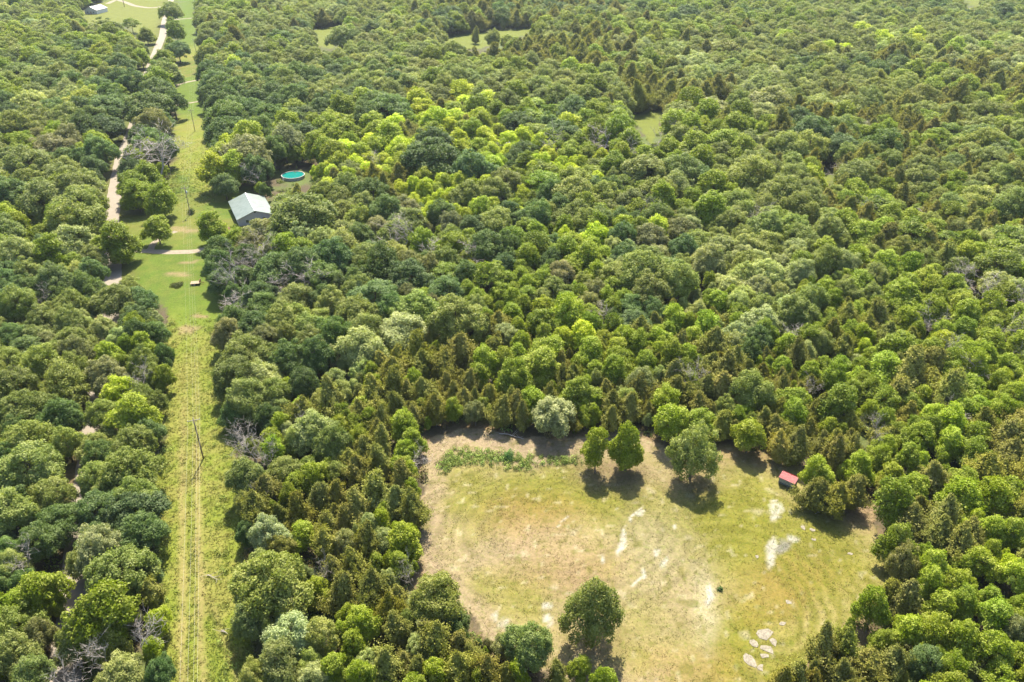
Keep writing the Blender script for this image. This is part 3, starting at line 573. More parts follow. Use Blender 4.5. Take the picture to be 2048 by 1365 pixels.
def try_fill(n, kf, sep, seed, ymax=960):
    r = np.random.default_rng(seed); made = 0
    Y = 30 + (ymax - 30) * r.uniform(0, 1, n) ** .62; X = r.uniform(-1, 1, n) * (Y * .62 + 75)
    Q = r.integers(0, 6, n); RF = r.uniform(.8, 1.15, n); U = r.uniform(0, 1, n); SRC = np.zeros(n, int)
    for i in range(0, n, 4000):
        d = (LX[None, :] - X[i:i + 4000, None]) ** 2 + (LY[None, :] - Y[i:i + 4000, None]) ** 2
        near = np.argpartition(d, 6, axis=1)[:, :6]; SRC[i:i + 4000] = near[np.arange(len(near)), Q[i:i + 4000]]
    RR = np.array([TREES[k][2] for k in SRC]) * kf * RF * (1 + .75 * sm(210, 560, Y)); KD = [TREES[k][5] for k in SRC]
    RR = np.minimum(RR, 9.5); RR = np.where((Y > 560) & (np.array(KD) != 'cedar'), np.maximum(RR, 3.0), RR)
    M = RR * np.where((Y < 215) & (X < COR(Y) - 12), .25, .62)
    op = is_open(X, Y) | is_open(X + M, Y) | is_open(X - M, Y) | is_open(X, Y + M) | is_open(X, Y - M) | hides(X, Y, 5 + RR * 1.4)
    for hx, hy, hr in HOUSES: op |= (X - hx) ** 2 + (Y - hy) ** 2 < (hr + RR * .7) ** 2
    for hx, hy, hr in (HOUSES[0], HOUSES[1], HOUSES[3], HOUSES[4]): op |= (np.abs(X - hx * Y / hy) < hr + RR) & (hy - Y > 0) & (hy - Y < 30)
    for k in np.nonzero(~op)[0]:
        x, y, rr, src = float(X[k]), float(Y[k]), float(RR[k]), TREES[SRC[k]]
        if src[5] == 'cedar' and U[k] < (.65 if y > 450 else .42): continue
        if src[5] == 'bare' and U[k] < .7: continue
        gx_, gy_ = int(x // cell), int(y // cell); ok = True
        for i in range(gx_ - 2, gx_ + 3):
            for j in range(gy_ - 2, gy_ + 3):
                for t in grid.get((i, j), ()):
                    if (t[0] - x) ** 2 + (t[1] - y) ** 2 < (sep * (t[2] + rr)) ** 2: ok = False; break
                if not ok: break
            if not ok: break
        if not ok: continue
        H = height_for(src[5], rr * 2) * float(r.uniform(.8, 1.1))
        if kf == .6 and y < 420 and U[k] > .955: TREES.append([x, y, min(rr, 2.6) * 1.2, min(H, 9) * .95, 'd', 'bare', None, None]); put(TREES[-1]); made += 1; continue
        t = [x, y, rr, H, src[4], src[5], None, None]; TREES.append(t); put(t); made += 1
    return made
print(try_fill(60000, 1.0, .54, 3), try_fill(40000, .6, .52, 4), try_fill(30000, .38, .52, 5))
print("trees", len(TREES))

# ---------------------------------------------------------------- which stand as objects of their own
NAME = {'oak': "oak_tree", 'hickory': "hickory_tree", 'cedar': "cedar_tree", 'locust': "locust_tree", 'bare': "bare_tree"}
CAT = {'oak': "oak tree", 'hickory': "leafy tree", 'cedar': "cedar tree", 'locust': "feathery tree", 'bare': "dead tree"}
NOUN = {'oak': "oak", 'hickory': "leafy tree", 'cedar': "cedar", 'locust': "tree", 'bare': "tree"}
GRP = {'oak': "oaks of the wood", 'hickory': "bright leafy trees of the wood", 'cedar': "cedars of the wood", 'locust': "feathery trees of the wood", 'bare': "dead trees of the wood"}
CLX = np.array(CLEAR)
def road_x(y): 
    R_ = sorted(ROAD, key=lambda p: p[1]); return float(np.interp(y, [p[1] for p in R_], [p[0] for p in R_]))
def zone(x, y, r):
    if math.hypot(x + 98.3, y - 278) < 20: return "beside the metal-roofed house"
    if math.hypot(x + 92.8, y - 320) < 15: return "beside the pool"
    if math.hypot(x + 2.7, y - 357) < 16: return "around the white roof"
    if x < road_x(y) and y < 760: return "left of the road"
    if x < COR(y): return "between road and wires" if y < 700 else "in the far wood"
    if y > 420: return "in the far wood"
    ed = float(polydist(np.array([x]), np.array([y]), CLEAR, True)[0])
    if ed < r + 5: return "on the edge of the clearing"
    if y < 165: return "left of the clearing" if x < 0 else "right of the clearing"
    if x - COR(y) < 22: return "along the wires"
    if y < 200: return "behind the clearing"
    return "in the middle wood"
PLACED = {}; STUFF = []; used = set()
for t in TREES:
    px, py, z = proj(t[0], t[1], t[3] * .58); t.append((px, py, t[2] * FPX / z))
def visible(t, m=0): return -m < t[8][0] < 2048 + m and -m < t[8][1] < 1365 + m
order = sorted(range(len(TREES)), key=lambda i: (i >= NL, -TREES[i][8][2]))
count = {}
for i in order:
    t = TREES[i]; k = t[5]
    if visible(t, 20) and count.get(k, 0) < 300: count[k] = count.get(k, 0) + 1; PLACED[i] = 1
    else: STUFF.append(t)
print("as objects", count, "rest", len(STUFF))
def tint_for(t, r):
    c = np.array(TINT[t[4]]); v = math.exp(r.gauss(0, .13)); h = r.gauss(0, .045)
    return [float(c[0] * v * (1 + h)), float(c[1] * v), float(c[2] * v * (1 + r.gauss(0, .15)))]
for i in sorted(PLACED):
    t = TREES[i]; x, y, R_, H, c, kind = t[:6]; px, py, wr = t[8]
    cr, tr, PR, PH = PROTO[kind][rnd.randrange(7 if kind == 'oak' else len(PROTO[kind]))]
    if t[6] in LONE and kind == 'oak': cr, tr, PR, PH = PROTO['oak'][7 if t[6] == (1192, 1213) else 8]
    e = empty(NAME[kind], x, y, 0, rnd.uniform(0, 6.283)); e.rotation_euler.x = rnd.gauss(0, .035); e.rotation_euler.y = rnd.gauss(0, .035)
    a = rnd.uniform(.92, 1.08); e.scale = (R_ / PR * a, R_ / PR / a, H / PH)
    tint = tint_for(t, rnd)
    o = bpy.data.objects.new("branches" if kind == 'bare' else "crown", cr); COL.objects.link(o); o.parent = e; o["tint"] = tint
    o = bpy.data.objects.new("trunk", tr); COL.objects.link(o); o.parent = e
    lab = SPECIAL.get(t[6])
    if not lab:
        wd = R_ * 2; size = {'oak': (8.5, 11.5), 'hickory': (5.5, 8.5), 'cedar': (4.2, 5.8), 'locust': (7, 10), 'bare': (5, 8)}[kind]
        sz = "small" if wd < size[0] else ("medium" if wd < size[1] else "broad")
        X_, Y_ = round(px / 20.48), round(py / 13.65)
        lab = "%s %s %s %s, %d%% across, %d%% down photo" % (sz, ADJ[c], NOUN[kind], zone(x, y, R_), max(0, X_), max(0, Y_))
        if lab in used: lab = "%s %s %s %s, %.1f%% across, %.1f%% down photo" % (sz, ADJ[c], NOUN[kind], zone(x, y, R_), max(0, px / 20.48), max(0, py / 13.65))
    used.add(lab); tag(e, lab, CAT[kind], GRP[kind])
# the wood beyond those: one object, its trees set out by geometry nodes
variants = []
for k in ('oak', 'hickory', 'cedar', 'locust', 'bare'):
    for j, p in enumerate(PROTO[k]): variants.append((k, j, p))
V = []; VI = []; SC = []; RZ = []; TC = []
for t in STUFF:
    k = t[5]; opts = [n for n, v in enumerate(variants) if v[0] == k]; n = rnd.choice(opts); p = variants[n][2]
    V.append((t[0], t[1], 0)); VI.append(n); SC.append((t[2] / p[2], t[2] / p[2], t[3] / p[3])); RZ.append((0, 0, rnd.uniform(0, 6.28))); TC.append(tint_for(t, rnd))
wm = bpy.data.meshes.new("woodland"); wm.from_pydata(V, [], [])
for nm, typ, arr, key in (("vi", 'INT', VI, "value"), ("sc", 'FLOAT_VECTOR', SC, "vector"), ("rz", 'FLOAT_VECTOR', RZ, "vector"), ("tint", 'FLOAT_VECTOR', TC, "vector")):
    at = wm.attributes.new(nm, typ, 'POINT'); at.data.foreach_set(key, np.array(arr).ravel())
wo = bpy.data.objects.new("woodland", wm); COL.objects.link(wo)
tag(wo, "dense mixed wood of countless small far crowns filling in behind the nearer trees", "woodland", kind="stuff")
ng = bpy.data.node_groups.new("woodland", 'GeometryNodeTree')
ng.interface.new_socket("Geometry", in_out='INPUT', socket_type='NodeSocketGeometry'); ng.interface.new_socket("Geometry", in_out='OUTPUT', socket_type='NodeSocketGeometry')
gi = ng.nodes.new("NodeGroupInput"); gout = ng.nodes.new("NodeGroupOutput")
def attr_node(nm, typ):
    n = ng.nodes.new("GeometryNodeInputNamedAttribute"); n.data_type = typ; n.inputs["Name"].default_value = nm; return n.outputs[0]
src_objs = {}
for o in COL.objects:
    if o.type == 'MESH' and o.data.name not in src_objs: src_objs[o.data.name] = o
jn = ng.nodes.new("GeometryNodeJoinGeometry")
for k, j, p in reversed(variants):
    j2 = ng.nodes.new("GeometryNodeJoinGeometry"); have = False
    for me_ in (p[0], p[1]):
        s_ = src_objs.get(me_.name)
        if s_ is None:
            print("no source for", me_.name); continue
        oi = ng.nodes.new("GeometryNodeObjectInfo"); oi.transform_space = 'ORIGINAL'; oi.inputs["Object"].default_value = s_; oi.inputs["As Instance"].default_value = False
        ng.links.new(oi.outputs["Geometry"], j2.inputs[0])
    g2 = ng.nodes.new("GeometryNodeGeometryToInstance"); ng.links.new(j2.outputs[0], g2.inputs[0]); ng.links.new(g2.outputs[0], jn.inputs[0])
iop = ng.nodes.new("GeometryNodeInstanceOnPoints"); iop.inputs["Pick Instance"].default_value = True
ng.links.new(gi.outputs[0], iop.inputs["Points"]); ng.links.new(jn.outputs[0], iop.inputs["Instance"])
ng.links.new(attr_node("vi", 'INT'), iop.inputs["Instance Index"]); ng.links.new(attr_node("sc", 'FLOAT_VECTOR'), iop.inputs["Scale"])
e2r = ng.nodes.new("FunctionNodeEulerToRotation"); ng.links.new(attr_node("rz", 'FLOAT_VECTOR'), e2r.inputs[0]); ng.links.new(e2r.outputs[0], iop.inputs["Rotation"])
ng.links.new(iop.outputs[0], gout.inputs[0])
wo.modifiers.new("woodland", 'NODES').node_group = ng

# ---------------------------------------------------------------- low growth
def bushes(name, X, Y, R_, Hs, per, size, cols, label, cat):
    P = []; Nn = []; S = []; Cc = []; var = []
    for x, y, r, h, c in zip(X, Y, R_, Hs, cols):
        n = max(12, int(per * r * r)); d = unit(n); d[:, 2] = np.abs(d[:, 2])
        p = d * (r * rng.uniform(.5, 1.05, n) * (1 + .25 * np.sin(d[:, 0] * 5 + x)))[:, None]; p[:, 2] = p[:, 2] / r * h
        P.append(p + np.array([x, y, .05])); Nn.append(d + unit(n) * .7); S.append(size * rng.uniform(.6, 1.4, n)); Cc.append(np.tile(c, (n, 1))); var.append(rng.uniform(.2, .8, n))
    V, F = leaves(np.concatenate(P), np.concatenate(Nn), np.concatenate(S)); C4 = np.concatenate([np.concatenate(Cc), np.ones((len(F), 1))], 1)
    me = fast_mesh(name, V, F, M_GRASSB, {"leaf_var": ('FLOAT', 'FACE', np.concatenate(var)), "blade_col": ('FLOAT_COLOR', 'FACE', C4)})
    o = bpy.data.objects.new(name, me); COL.objects.link(o); tag(o, label, cat, kind="stuff"); return o
def jcol(base, n, s=.18): return np.asarray(base)[None, :] * np.exp(rng.normal(size=(n, 1)) * s) * (1 + rng.normal(size=(n, 3)) * .06)
n = 5200; Y = 66 + 340 * rng.uniform(0, 1, n) ** 1.3; X = rng.uniform(-1, 1, n) * (Y * .62 + 45); ok = ~is_open(X, Y); X, Y = X[ok], Y[ok]; n = len(X)
pick = rng.uniform(size=n)[:, None]
bushes("undergrowth", X, Y, rng.uniform(.6, 2.0, n), rng.uniform(.6, 2.2, n), 42, .21, np.where(pick < .45, jcol((.13, .18, .03), n), np.where(pick < .75, jcol((.15, .18, .045), n), jcol((.13, .12, .045), n))),
       "low shrubs and saplings growing between the trunks of the wood", "undergrowth")
# weeds of the power line strip
def blades(name, X, Y, h, wd, nb, cols, label, cat):
    n = len(X); n3 = n * nb; bx = np.repeat(X, nb) + rng.normal(size=n3) * .16; by = np.repeat(Y, nb) + rng.normal(size=n3) * .16; hh = np.repeat(h, nb) * rng.uniform(.6, 1.2, n3)
    a = rng.uniform(0, 6.28, n3); ww = wd * rng.uniform(.6, 1.4, n3); lx, ly = rng.normal(size=n3) * hh * .95, rng.normal(size=n3) * hh * .95
    V = np.stack([np.stack([bx - np.cos(a) * ww, by - np.sin(a) * ww, bx * 0], 1), np.stack([bx + np.cos(a) * ww, by + np.sin(a) * ww, bx * 0], 1),
                  np.stack([bx + lx, by + ly, hh], 1)], 1).reshape(-1, 3)
    F = np.arange(3 * n3).reshape(n3, 3); C = np.repeat(cols, nb, 0); C4 = np.concatenate([C, np.ones((n3, 1))], 1)
    me = fast_mesh(name, V, F, M_GRASSB, {"leaf_var": ('FLOAT', 'FACE', rng.uniform(.4, .85, n3)), "blade_col": ('FLOAT_COLOR', 'FACE', C4)})
    o = bpy.data.objects.new(name, me); COL.objects.link(o); tag(o, label, cat, kind="stuff"); return o
n = 17000; Y = 66 + 330 * rng.uniform(0, 1, n) ** 1.7; X = COR(Y) + rng.uniform(CORR_W[0] - .5, CORR_W[1] + .8, n)
off = X - COR(Y); keep = ~(((np.abs(off + 2.0) < .7) | (np.abs(off - 1.2) < .7)) & (Y < 125) & (rng.uniform(size=n) < .7)) & (rng.uniform(size=n) > sm(180, 204, Y) * (1 - sm(278, 310, Y))) & (rng.uniform(size=n) > sm(300, 396, Y)); X, Y = X[keep], Y[keep]; n = len(X)
cl = ground_colour(X, Y); pick = (fbm(X, Y, 4, 55) > .5)[:, None]
blades("tall_grass", X, Y, rng.uniform(.1, .34, n), .09, 5, np.where(pick, cl * 1.15 + np.array([.0, .02, .0]), cl * 1.35) * np.exp(rng.normal(size=(n, 1)) * .15),
       "tall yellow-green weeds and grass covering the power line strip", "grass")
n = 700; Y = 70 + 260 * rng.uniform(0, 1, n) ** 1.2; s_ = rng.uniform(size=n) < .55
X = COR(Y) + np.where(s_, rng.uniform(4.2, 9.8, n), rng.uniform(-7.2, -4.5, n)); keep = ~((Y > 196) & (Y < 292)); X, Y = X[keep], Y[keep]; n = len(X)
bushes("weeds", X, Y, rng.uniform(.4, 1.1, n), rng.uniform(.4, 1.1, n), 60, .14, jcol((.20, .24, .05), n), "clumps of leafy weeds along both edges of the power line strip", "weeds")
# short grass and straw of the clearing
n = 36000; bx0, bx1 = CLX[:, 0].min(), CLX[:, 0].max(); by0, by1 = 66, CLX[:, 1].max()
X = rng.uniform(bx0, bx1, n); Y = rng.uniform(by0, by1, n); ok = inpoly(X, Y, CLEAR) & (fbm(X, Y, 2.5, 88) > .42); X, Y = X[ok], Y[ok]; n = len(X); cl = ground_colour(X, Y)
blades("short_grass", X, Y, rng.uniform(.06, .22, n), .05, 3, cl * np.where(rng.uniform(size=(n, 1)) < .5, np.array([[.82, .95, .7]]), 1.05) * np.exp(rng.normal(size=(n, 1)) * .14), "short mown grass and straw of the clearing", "grass")
# the band of tall weeds across the top of the clearing
L = PB((885,935),(905,918),(940,915),(985,918),(1030,922),(1065,930)); X = []; Y = []
for i in range(330):
    k = rng.uniform(0, len(L) - 1.001); j = int(k); f = k - j; X.append(L[j][0] * (1 - f) + L[j + 1][0] * f + rng.normal() * .7); Y.append(L[j][1] * (1 - f) + L[j + 1][1] * f + rng.normal() * 1.5)
for i in range(60):
    q = bp(rng.uniform(1080, 1165), rng.uniform(915, 930)); X.append(q[0]); Y.append(q[1])
n = len(X); bushes("weeds", np.array(X), np.array(Y), rng.uniform(.35, .8, n), rng.uniform(.4, 1.3, n), 110, .12, jcol((.19, .25, .055), n, .3), "band of tall green weeds across the upper part of the clearing", "weeds")

def small_bush(px, py, r, h, col, label, name="shrub"):
    x, y = bp(px, py); n = int(420 * r * r / 1.2); d = unit(n); d[:, 2] = np.abs(d[:, 2])
    p = d * (rng.uniform(.45, 1.05, n) * (1 + .2 * np.sin(d[:, 0] * 5)))[:, None] * np.array([r, r, h]); p[:, 2] += .05
    V, F = leaves(p, d + unit(n) * .7, .15 * rng.uniform(.6, 1.4, n))
    me = fast_mesh(name, V, F, M_GRASSB, {"leaf_var": ('FLOAT', 'FACE', rng.uniform(.2, .8, n)), "blade_col": ('FLOAT_COLOR', 'FACE', np.tile([*col, 1], (n, 1)))})
    o = bpy.data.objects.new(name, me); COL.objects.link(o); o.location = (x, y, 0); tag(o, label, "shrub"); return o
small_bush(383, 428, 1.5, 2.4, (.05, .08, .025), "small dark green bush at the foot of the pole by the house lawn")
small_bush(355, 572, 2.0, .9, (.10, .12, .035), "low ragged bush in the middle of the green lawn below the driveway")
small_bush(1017, 918, 1.5, 2.2, (.075, .16, .035), "small dense green bush in the band of weeds in the clearing")
small_bush(1440, 1180, .6, .6, (.06, .11, .03), "tiny green bush alone in the dry grass of the clearing")

# ---------------------------------------------------------------- rocks, logs, limbs
M_ROCK = simple("limestone", alb(218, 206, 180), .9, scale=2.5, noise=.3, bump=.4)
def slab(px, py, rx, ry, rot, label):
    x, y = bp(px, py); k = rnd.randrange(7, 10); V = []; h = .07
    for i in range(k):
        a = 2 * math.pi * i / k + rnd.uniform(-.25, .25); q = rnd.uniform(.55, 1.1); V.append((math.cos(a) * rx * q, math.sin(a) * ry * q))
    VV = [(a * 1.06, b * 1.06, -.05) for a, b in V] + [(a, b, h * rnd.uniform(.5, 1.0)) for a, b in V] + [(a * .55, b * .55, h * rnd.uniform(.9, 1.25)) for a, b in V]
    F = [tuple(range(2 * k, 3 * k))] + [(i, (i + 1) % k, k + (i + 1) % k, k + i) for i in range(k)] + [(k + i, k + (i + 1) % k, 2 * k + (i + 1) % k, 2 * k + i) for i in range(k)]
    o = mesh_obj("rock_slab", VV, F, M_ROCK); o.location = (x, y, 0); o.rotation_euler = (0, 0, math.radians(rot)); tag(o, label, "rock", "flat pale rocks in the clearing"); return o
slab(1530,1268,1.5,1.2,20,"broad flat pale rock, topmost of the cluster at the clearing's bottom right")
slab(1547,1284,.9,1.3,0,"pale rock at the right end of the rock cluster in the clearing")
slab(1508,1288,.7,1.0,20,"small pale rock at the left end of the rock cluster in the clearing")
slab(1532,1298,1.5,.9,-20,"long pale rock in the middle of the rock cluster in the clearing")
slab(1529,1312,.9,.6,10,"small low rock just under the middle rock of the cluster")
slab(1500,1322,1.0,1.5,15,"large pale rock lowest at the left of the rock cluster")
slab(1521,1336,.6,.9,-30,"narrow pale rock lowest at the right of the rock cluster")
slab(1565,1248,.9,.4,0,"thin pale rock lying above and right of the rock cluster")
slab(1700,1108,.6,.4,0,"white rock near the right edge of the clearing")
slab(1624,1060,.7,.5,0,"white rock at the upper end of the stony streak below the shed")
slab(1607,1056,.5,.7,0,"white rock left of its neighbour at the stony streak's upper end")
slab(1514,1114,.5,.5,0,"small white rock in the grass left of the bare stony streak")
slab(1628,1080,.5,.4,0,"white rock just below the two at the stony streak's end")
slab(1577,1205,.6,.5,0,"small pale rock in the reddish grass above the rock cluster")

def limb(pts_px, r, label, twigs=6, name="fallen_limb", h=.25):
    P = [Vector((*bp(a, b), h + .1 * (i % 2))) for i, (a, b) in enumerate(pts_px)]; mb = MB(); n = len(P)
    mb.tube(P, [r * (1 - .7 * i / (n - 1)) for i in range(n)], 6)
    for k in range(twigs):
        i = rnd.randrange(0, n - 1); a = P[i].lerp(P[i + 1], rnd.random()); d = Vector((rnd.gauss(0, 1), rnd.gauss(0, 1), abs(rnd.gauss(.3, .3)))).normalized(); L_ = rnd.uniform(.7, 2.0)
        m = a + d * L_ * .5; mb.tube([a, m, m + (d + Vector((rnd.gauss(0, .4), rnd.gauss(0, .4), .1))) * L_ * .5], [r * .4, r * .25, r * .1], 4, cap=False)
    c = P[0].copy(); mb.V = [(v[0] - c.x, v[1] - c.y, v[2]) for v in mb.V]
    o = mb.obj(name, M_DEAD); o.location = (c.x, c.y, 0); tag(o, label, "fallen branch"); return o
limb([(998,869),(1015,871),(1032,876),(1048,880)], .14, "long grey dead limb lying along the clearing's upper edge", 8)
limb([(416,1152),(424,1156),(434,1161)], .1, "short bleached limb on the weeds right of the wires", 7)
limb([(443,1263),(450,1266),(456,1270)], .12, "short pale log on the strip's right track near the bottom", 2)
limb([(1630,1030),(1638,1026),(1648,1022)], .06, "thin fallen twig branch below the shaded trees right of the shed", 5)

# ---------------------------------------------------------------- poles and wires
M_POLE = simple("weathered_pole", (.20, .15, .11), .9, scale=5, noise=.2)
M_WOOD2 = simple("grey_crossarm", (.2, .18, .15), .85, scale=5)
M_CER = simple("insulator_glaze", (.30, .32, .33), .3)
M_WIRE = simple("aluminium_wire", (.28, .27, .22), .45, metal=.4, noise=.05)
M_CAN = simple("grey_transformer", (.45, .47, .48), .5)
PH_ = 11.0
POLES = [(-22.5, -2.0), (-67.8, 134.0), (-121.6, 278.0), (-159.0, 390.0), (-226.0, 585.0), (-330.0, 880.0)]
ang = math.atan2(.36, 1)          # strip runs this far left of +Y
plab = ["", "tall brown utility pole nearest the camera in the weedy strip", "utility pole with a transformer on the house lawn", "brown utility pole in the strip beyond the yellow-green tree", "distant utility pole in the brushy part of the strip", ""]
for i, (x, y) in enumerate(POLES):
    if i == 0 or i == 5: continue
    e = empty("utility_pole", x, y, 0, ang); tag(e, plab[i], "utility pole", "poles of the power line")
    mb = MB(); mb.tube([(0, 0, -.1), (0, 0, 4), (0, 0, 8), (0, 0, PH_)], [.16, .145, .13, .11], 10); mb.obj("pole", M_POLE, e, True)
    mb = MB(); mb.box(-1.3, 1.3, .13, .25, PH_ - .75, PH_ - .62); mb.obj("crossarm", M_WOOD2, e)
    mb = MB(); mb.tube([(-.75, .12, PH_ - .7), (0, .12, PH_ - 1.5)], .025, 4); mb.tube([(.75, .12, PH_ - .7), (0, .12, PH_ - 1.5)], .025, 4); mb.obj("brace", M_WOOD2, e)
    for ox, oz in ((-1.2, PH_ - .62), (1.2, PH_ - .62), (0, PH_)):
        mb = MB(); oy = .19 if ox else 0; mb.tube([(ox, oy, oz), (ox, oy, oz + .1), (ox, oy, oz + .14), (ox, oy, oz + .22)], [.03, .07, .05, .04], 8); mb.obj("insulator", M_CER, e, True)
    if i == 2:
        mb = MB(); mb.tube([(.35, -.1, PH_ - 2.6), (.35, -.1, PH_ - 2.5), (.35, -.1, PH_ - 1.75), (.35, -.1, PH_ - 1.65)], [.18, .24, .24, .12], 10); mb.obj("transformer", M_CAN, e, True)
def wire(name, lane, hz, label, r=.008, sag=1.6):
    mb = MB(); ca, sa = math.cos(ang), math.sin(ang); P = []
    for i in range(len(POLES) - 1):
        (x0, y0), (x1, y1) = POLES[i], POLES[i + 1]
        for k in range(16 if i < len(POLES) - 2 else 17):
            t = k / 16; P.append((x0 + (x1 - x0) * t + ca * lane, y0 + (y1 - y0) * t + sa * lane + .19, hz - sag * 4 * t * (1 - t)))
    mb.tube(P, r, 4, cap=False)
    c = P[0]; mb.V = [(v[0] - c[0], v[1] - c[1], v[2]) for v in mb.V]; o = mb.obj(name, M_WIRE); o.location = (c[0], c[1], 0); tag(o, label, "power line", "wires of the power line"); return o
wire("power_line", -1.2, PH_ - .40, "left of the thin wires strung along the grassy strip")
wire("power_line", 0, PH_ + .2, "middle wire strung along the grassy strip over the pole tops")
wire("power_line", 1.2, PH_ - .40, "right outer wire strung along the grassy strip")
wire("power_line", .2, PH_ - 2.4, "lowest wire of the line, strung under the crossarms", sag=1.9)
# pole by the far drive, top left
x, y = bp(249, 14); e = empty("utility_pole", x, y); tag(e, "dark utility pole beside the far pale driveway at the top left", "utility pole")
MB().tube([(0, 0, -.1), (-.1, 0, 6), (-.2, 0, 12)], [.34, .3, .24], 8).obj("pole", M_POLE, e, True); MB().box(-1.2, .9, .22, .36, 11.0, 11.2).obj("crossarm", M_WOOD2, e)

# ---------------------------------------------------------------- houses
M_SIDING = simple("pale_siding", (.42, .40, .43), .7, noise=.06)
M_WHITE = simple("white_paint", (.50, .50, .49), .6, noise=.05)
M_GLASS = simple("window_glass", (.05, .06, .07), .12, noise=.05, spec=.8)
M_BRICK = simple("brown_brick", (.26, .16, .11), .85, noise=.2, scale=5)
def ribbed(name, col, scale, rough=.35, metal=.2, axis_='X', worn=None):
    m, nt, b = new_mat(name); tc = N(nt, "ShaderNodeTexCoord"); wv = N(nt, "ShaderNodeTexWave"); wv.bands_direction = axis_; wv.inputs["Scale"].default_value = scale; wv.inputs["Distortion"].default_value = 0
    nt.links.new(tc.outputs["Object"], wv.inputs[0]); bu = N(nt, "ShaderNodeBump"); bu.inputs["Strength"].default_value = .35; bu.inputs["Distance"].default_value = .05
    nt.links.new(wv.outputs[1], bu.inputs["Height"]); nt.links.new(bu.outputs[0], b.inputs["Normal"])
    no = N(nt, "ShaderNodeTexNoise"); no.inputs["Scale"].default_value = .5; no.inputs["Detail"].default_value = 5; nt.links.new(tc.outputs["Object"], no.inputs[0])
    mx = N(nt, "ShaderNodeMix", data_type='RGBA'); mx.inputs[6].default_value = (*col, 1); mx.inputs[7].default_value = (*(worn or [c * .7 for c in col]), 1)
    mr = N(nt, "ShaderNodeMapRange"); mr.inputs[1].default_value = .42; mr.inputs[2].default_value = .68; nt.links.new(no.outputs[0], mr.inputs[0]); nt.links.new(mr.outputs[0], mx.inputs[0])
    nt.links.new(mx.outputs[2], b.inputs["Base Color"]); b.inputs["Roughness"].default_value = rough; b.inputs["Metallic"].default_value = metal; return m
M_ROOFG = ribbed("pale_green_metal", (.128, .160, .143), 1.1, .5, .0, 'Y', (.095, .125, .11))
M_ROOFW = ribbed("white_metal", (.22, .22, .225), 3.3, .4, .1, 'Y')
def house(name, x, y, rz, L_, W_, he, hr, roofm, wallm, label, over=.5):
    e = empty(name, x, y, 0, rz); tag(e, label, "house"); l, w_ = L_ / 2, W_ / 2; a, b = l - over, w_ - over; hh = he + (hr - he) * over / w_
    V = [(-b, -a, 0), (b, -a, 0), (b, a, 0), (-b, a, 0), (-b, -a, hh - .12), (b, -a, hh - .12), (b, a, hh - .12), (-b, a, hh - .12), (0, -a, hr - .12), (0, a, hr - .12)]
    mesh_obj("wall", V, [(0, 1, 5, 8, 4), (3, 7, 9, 6, 2), (1, 2, 6, 5), (0, 4, 7, 3)], wallm, e)
    V = []; F = []
    for s in (-1, 1):
        k = len(V); V += [(0, -l, hr), (s * w_, -l, he), (s * w_, l, he), (0, l, hr), (0, -l, hr - .1), (s * w_, -l, he - .1), (s * w_, l, he - .1), (0, l, hr - .1)]
        F += [(k, k + 1, k + 2, k + 3), (k + 4, k + 7, k + 6, k + 5), (k, k + 4, k + 5, k + 1), (k + 1, k + 5, k + 6, k + 2), (k + 2, k + 6, k + 7, k + 3)]
    r = mesh_obj("roof", V, F, roofm, e); MB().box(-.16, .16, -l, l, hr + .0, hr + .05).obj("ridge_cap", M_WHITE, r)
    for wx, wz in ((-b * .5, 1.5), (b * .45, 1.5)):
        f = MB().box(wx - .65, wx + .65, -a - .05, -a + .02, wz - .7, wz + .7).obj("window", M_WHITE, e); MB().box(wx - .52, wx + .52, -a - .06, -a - .045, wz - .56, wz + .56).obj("pane", M_GLASS, f)
    for k in range(3):
        wy = -a * .6 + k * a * .6; f = MB().box(-b - .05, -b + .02, wy - .6, wy + .6, .9, 2.1).obj("window", M_WHITE, e); MB().box(-b - .06, -b - .045, wy - .5, wy + .5, 1.0, 2.0).obj("pane", M_GLASS, f)
    v = MB().box(-.35, .35, -a - .05, -a + .02, hr - 1.0, hr - .55).obj("gable_vent", M_GLASS, e)
    d = MB().box(-.5, .5, -a - .06, -a + .02, .1, 2.15).obj("door", M_BRICK, e); MB().tube([(.36, -a - .1, 1.05), (.36, -a - .06, 1.05)], .04, 6).obj("handle", M_GLASS, d)
    return e
house("house", -98.3, 278.0, math.atan2(9.1, 19.1), 21, 13.6, 2.7, 5.2, M_ROOFG, M_SIDING, "house with a pale green metal gable roof and grey walls on the lawn")
house("house", -2.7, 357, math.radians(12), 10, 7, 2.7, 4.2, M_ROOFW, M_BRICK, "house with a bright white roof almost hidden in the middle of the wood")
house("house", -389, 785, math.radians(-8), 18, 13, 3.4, 6.4, M_ROOFW, M_WHITE, "white gabled house on the far lawn at the top left")

# pool
M_POOL = simple("pool_liner", (.012, .17, .155), .4, noise=.05); M_RIM = simple("pool_rim", (.3, .29, .28), .5)
m, nt, b = new_mat("pool_water"); b.inputs["Base Color"].default_value = (.010, .165, .15, 1); b.inputs["Roughness"].default_value = .06; b.inputs["Specular IOR Level"].default_value = .6
no = N(nt, "ShaderNodeTexNoise"); no.inputs["Scale"].default_value = 1.6; bu = N(nt, "ShaderNodeBump"); bu.inputs["Strength"].default_value = .08; nt.links.new(no.outputs[0], bu.inputs["Height"]); nt.links.new(bu.outputs[0], b.inputs["Normal"]); M_WATER = m
e = empty("swimming_pool", -92.8, 320, 0); tag(e, "round above-ground pool of turquoise water with a white rim", "swimming pool")
R_ = 4.7; n = 40; ring = lambda r, z: [(r * math.cos(2 * math.pi * k / n), r * math.sin(2 * math.pi * k / n), z) for k in range(n)]
mesh_obj("pool_wall", ring(R_, 0) + ring(R_, 1.25), [(k, (k + 1) % n, n + (k + 1) % n, n + k) for k in range(n)], M_RIM, e)
